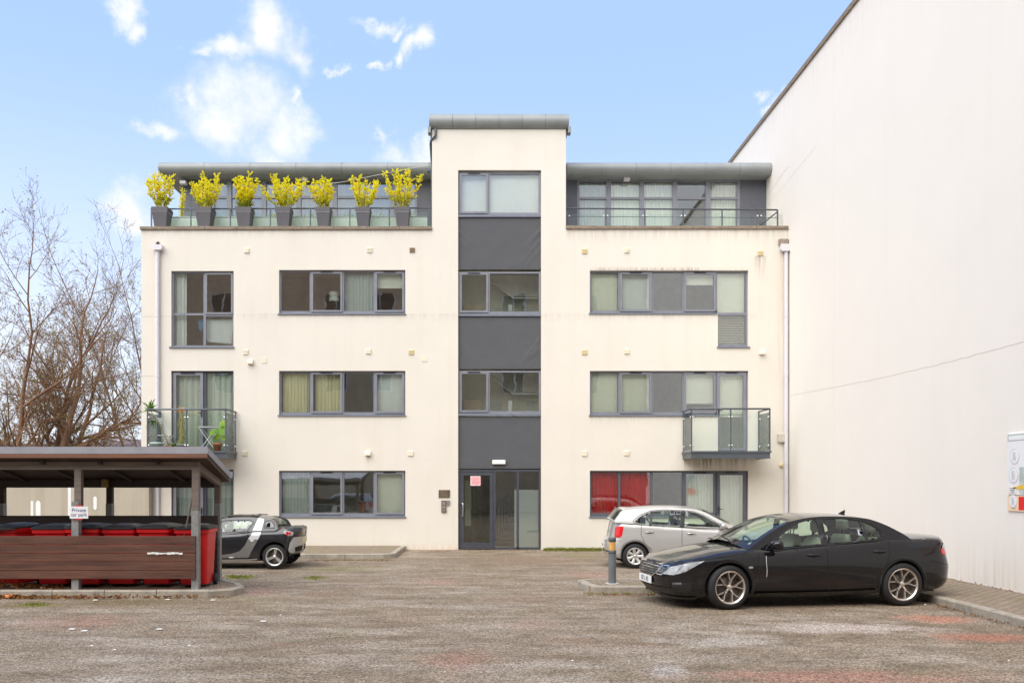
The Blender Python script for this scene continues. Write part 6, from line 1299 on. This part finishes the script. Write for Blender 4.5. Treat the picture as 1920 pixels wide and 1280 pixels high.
# ================================================================ silver hatchback
g1 = gnd(1193,1065.5); K = .935; hp = R(-2.0)
po = Car(W=.83, n=2.6, x0f=1.45, x0r=-1.50, cache={}, tub=TUB, glass=CARGL, tum=.30, tum2=.10,
    fprof=[(.15,1.95),(.3,2.05),(.5,2.07),(.7,2.0),(.8,1.9)], rprof=[(.2,-1.80),(.32,-1.88),(.55,-1.90),(.66,-1.88),(.72,-1.80),(.95,-1.76),(1.1,-1.72)],
    Hc=[(-1.95,1.12),(-1.5,1.11),(-1.2,1.09),(-.4,1.04),(.6,.98),(.95,1.0),(1.3,.96),(1.6,.89),(1.9,.78),(2.05,.68)], crown=[(-1.9,.03),(-1.2,.03),(.6,.05),(1.3,.07),(2.05,.04)],
    sill=[(-2.9,.27),(-1.8,.25),(-1.5,.22),(-.85,.20),(.85,.20),(1.5,.2),(2.8,.2)], wprof=[(.15,.93),(.3,.985),(.5,1.0),(.7,.99),(.95,.955),(1.12,.92)], plan=[(-1.95,.95),(-1.2,.99),(0,1),(1.0,.985),(2.1,.93)],
    arches=[(1.235,.30,.335),(-1.235,.30,.335)], cabin=(-1.5,.8),
    C=[(1.10,.93),(.72,1.15),(.38,1.33),(.0,1.40),(-.5,1.425),(-1.0,1.41),(-1.38,1.375),(-1.52,1.34),(-1.62,1.22),(-1.72,1.09)], screens=(1.0,.38,-1.50,-1.69), bulge=[(-1.8,.10),(-1.55,.09),(-1.3,.05),(-.4,.05),(.3,.07),(.9,.12),(1.1,.13)],
    wins=[[(.80,.965),(.60,1.11),(.37,1.245),(.15,1.325),(-.04,1.345),(-.09,.995)],[(-.19,1.0),(-.14,1.35),(-.55,1.365),(-.80,1.345),(-.84,1.03)],[(-.90,1.033),(-.87,1.33),(-1.05,1.255),(-1.22,1.14),(-1.24,1.10),(-1.1,1.05)]],
    surround=[[(.95,.94),(.62,1.125),(.37,1.265),(.15,1.342),(-.1,1.365),(-.55,1.38),(-.84,1.358),(-1.08,1.27),(-1.26,1.14),(-1.28,1.085),(-1.1,1.035),(-.5,1.0),(.3,.955)]])
c = empty('silver_hatchback_car', g1+Vector((1.235*K, .75*K, 0)), hp, 'silver five door hatchback parked by the windows behind the black saloon', 'car'); c.scale = (K,)*3; cp = c
po.pillars=[[(-.09,.985),(-.04,1.352),(-.14,1.355),(-.19,.99)],[(-.84,1.025),(-.80,1.35),(-.87,1.335),(-.90,1.028)],[(.80,.96),(.97,.945),(.80,1.0),(.60,1.115)]]; po.body(c, SILV); po.green(c, SILV); pillars(po, c); HUB = mat('silver_hubcap', (.60,.59,.57), .4, .5, var=.08)
for sd in (1, -1):
    for x in (1.235, -1.235): wheel(c, x, sd*.735, .295, .195, .18, 'seven', HUB, sd)
    po.patch([(-1.50,.985),(-1.56,.78),(-1.68,.72),(-2.0,.74),(-2.0,.96),(-1.8,.995)], LAMPR, 'tail_light', c, .012, sd, .06, .02)
    po.patch([(1.5,.78),(1.9,.72),(1.9,.58),(1.6,.62)], LAMPW, 'headlight', c, .006, sd, .06, .01)
    po.line([(-1.57,.64),(-1.9,.66),(-2.4,.66)], .006, GAP, 'bumper_gap', c, side=sd); po.line([(-1.9,.40),(-2.2,.39),(-2.78,.39)], .03, TRIM, 'bumper_trim', c, .006, sd)
    po.line([(-.85,.42),(0,.42),(.85,.42)], .05, SILV, 'side_moulding', c, .012, sd); po.line([(-.88,.23),(.88,.23)], .045, TRIM, 'sill_trim', c, .006, sd)
    mirror(c, po, .78, .99, sd, SILV)
side_panels(po, c, [[(.95,.9),(.93,.6),(.90,.28),(-.12,.27),(-.15,.6),(-.14,.97)], [(-.14,.27),(-.75,.28),(-.85,.45),(-1.02,.62),(-1.10,.8),(-1.08,1.04)], [(-1.73,.66),(-1.70,1.05)]], [(.07,.83),(-.90,.86)], SILV)
arch_lip(po, c, mat('arch_grey', (.20,.19,.18), .6, var=.1), .05)
# tailgate glass sits in the steep rear; plate and bumper
rp = MB().box(po.xe(.5, 0)-.014, po.xe(.5, 0), -.26, .26, .46, .57).build('number_plate', PLATE, c); text('11 L 45', 'plate_lettering', PLK, .09, (po.xe(.5, 0)-.016, 0, .515), (PI/2, 0, -PI/2), rp, .001)
MB().box(-1.56, -1.44, -.55, .55, 1.375, 1.405, .012).build('roof_spoiler', SILV, c)
MB().lathe([(0,-.01),(.05,-.01),(.055,0)], 20, 'x', (po.xe(.85, 0)-.004, 0, .88)).build('tailgate_badge', CHROME, c)
DSEAT = mat('charcoal_cloth', (.07,.07,.07), .9, var=0)
for sd in (.35, -.35): seat(c, .05, sd, DSEAT, .33); seat(c, -.75, sd, DSEAT, .36)
MB().box(.6, 1.1, -.62, .62, .65, .93, .06).build('dashboard', TUB, c); steering(c, .5, -.35, .9)
mb = MB(); mb.tube([(1.12,.4,1.0),(.98,0,1.09),(.95,-.3,1.08)], .008, 5); mb.build('wiper', TRIM, c)
o = copy_tree(cp); o.name = 'silver_hatchback_car'; o.location = (-6.9, 5.4, 0); o.rotation_euler = (0, 0, PI+.05)
tag(o, 'silver hatchback across the yard, mirrored in the ground floor window above the roadster', 'car')
# ================================================================ dark roadster (nose to the left)
g1 = gnd(516,1066); K = .935
sm = Car(glassd=CARGLD, W=.80, n=2.6, x0f=1.20, x0r=-1.32, cache={}, tub=TUB, glass=CARGL, tum=.42, tum2=.35,
    fprof=[(.15,1.68),(.35,1.72),(.6,1.66),(.8,1.5)], rprof=[(.2,-1.56),(.35,-1.66),(.55,-1.70),(.72,-1.72),(.8,-1.74),(.95,-1.76)],
    Hc=[(-1.8,.965),(-1.5,.965),(-1.1,.96),(-.6,.94),(-.1,.88),(.5,.84),(.9,.82),(1.3,.74),(1.7,.58)], crown=[(-1.8,.04),(-1.3,.06),(-.6,.06),(.5,.05),(1.3,.06),(1.7,.03)],
    sill=[(-2.8,.34),(-1.6,.32),(-1.5,.3),(-.75,.19),(.7,.17),(1.2,.16),(2.6,.16)], wprof=[(.15,.95),(.3,.99),(.5,1.0),(.7,.985),(.85,.95),(1.0,.92)], plan=[(-1.8,.955),(-1.18,1.02),(-.5,.99),(0,.98),(1.18,1.0),(1.8,.9)],
    arches=[(1.18,.295,.335),(-1.18,.295,.345)], cabin=(-.92,.45),
    C=[(.85,.80),(.5,.99),(.2,1.125),(-.1,1.19),(-.45,1.205),(-.72,1.19),(-1.02,1.16),(-1.17,1.09),(-1.25,.93)], screens=(.78,.2,-1.05,-1.23), bulge=[(-1.2,.04),(-.9,.05),(-.4,.05),(.2,.07),(.85,.1)],
    wins=[[(.55,.85),(.48,.935),(.2,1.065),(-.02,1.115),(-.55,1.12),(-.64,1.09),(-.52,.91),(-.42,.885)],[(-.955,.975),(-.95,1.09),(-1.0,1.115),(-1.07,1.10),(-1.12,1.05),(-1.14,.98)]],
    surround=[[(.62,.83),(.48,.955),(.2,1.085),(-.02,1.137),(-.56,1.14),(-.67,1.09),(-.54,.895),(-.42,.865)],[(-.935,.955),(-.93,1.10),(-1.0,1.135),(-1.09,1.12),(-1.15,1.06),(-1.17,.96)]])
c = empty('dark_roadster_car', g1+Vector((-1.18*K, .72*K, 0)), PI, 'small dark grey two seat roadster with silver side band, partly hidden by the bin shelter', 'car'); c.scale = (K,)*3
sm.body(c, ANTH); sm.green(c, ANTH)
STW = mat('roadster_alloy', (.66,.65,.62), .35, .7, var=.08); TRI = paint_mat('silver_shell', (.50,.50,.50), .4, .4, .3); TRD = paint_mat('grey_shell', (.19,.185,.175), .4, .4, .3); SOFT = mat('soft_top', (.05,.047,.03), .9, var=.2)
for sd in (1, -1):
    for x in (1.18, -1.18): wheel(c, x, sd*.715, .288, .205, .20, 'three', STW, sd)
    # silver hoop and sill band
    q = MB(); P1 = [(-.66,.90),(-.70,1.0),(-.73,1.1),(-.76,1.185)]; P2 = [(-.87,.90),(-.885,1.0),(-.90,1.1),(-.90,1.17)]
    pts = [sm.G(a, b, .012, sd) for a, b in P1]+[sm.G(a, b, .012, sd) for a, b in P2]; q.add(pts, [(i, i+1, 5+i, 4+i) for i in range(3)], True); q.build('silver_hoop', TRI, c, fix=False)
    sm.patch([(-.66,.895),(-.64,.82),(-.56,.70),(-.80,.695),(-.845,.79),(-.87,.90)], TRI, 'silver_hoop', c, .010, sd, .06)
    sm.patch([(-.56,.70),(-.485,.55),(-.36,.42),(-.185,.365),(.13,.325),(.8,.31),(.8,.25),(-.57,.27),(-.66,.44),(-.80,.695)], TRD, 'silver_side_band', c, .010, sd, .06)
    sm.line([(.8,.215),(-.6,.235),(-.78,.25)], .03, TRI, 'silver_sill', c, .03, sd)
    sm.patch([(-1.36,.85),(-1.42,.90),(-1.62,.885),(-1.78,.85),(-1.75,.78),(-1.55,.77)], LAMPW, 'tail_light', c, .008, sd, .05, .01)
    sm.patch([(-1.52+.055*math.cos(k*.45), .83+.045*math.sin(k*.45)) for k in range(14)], LAMPR, 'tail_light_lens', c, .016, sd, .1, .01)
    sm.patch([(-1.62+.04*math.cos(k*.45), .83+.035*math.sin(k*.45)) for k in range(14)], LAMPR, 'tail_light_lens', c, .016, sd, .1, .01)
    sm.patch([(-1.80,.73),(-1.9,.74),(-2.55,.74),(-2.55,.42),(-1.85,.36),(-1.62,.40),(-1.66,.60)], TRI, 'rear_panel', c, .008, sd, .06)
    sm.patch([(-1.95,.50),(-2.2,.52),(-2.5,.52),(-2.5,.40),(-2.0,.39)], GAP, 'rear_vent', c, .012, sd, .06)
    mirror(c, sm, .48, .92, sd, ANTH)
    sm.line([(-.56,.86),(-.50,.60),(-.37,.44),(-.185,.385),(.75,.34),(.83,.76)], .009, GAP, 'door_gap', c, .013, sd); sm.line([(-.32,.845),(-.50,.85)], .035, GAP, 'door_handle', c, .003, sd)
rp = MB().box(sm.xe(.65, 0)-.02, sm.xe(.65, 0)+.0, -.24, .24, .60, .70).build('number_plate', mat('yellow_plate',(.66,.62,.36),.5,var=0), c)
arch_lip(sm, c, ANTH, .07); MB().box(-.72, .0, -.48, .48, 1.20, 1.245, .015).build('soft_top', SOFT, c); MB().box(-1.60, -1.36, -.55, .55, .93, .965, .012).build('boot_spoiler', ANTH, c)
for sd in (.33, -.33): seat(c, -.35, sd, DSEAT, .22)
MB().box(.4, .9, -.58, .58, .5, .78, .06).build('dashboard', TUB, c)
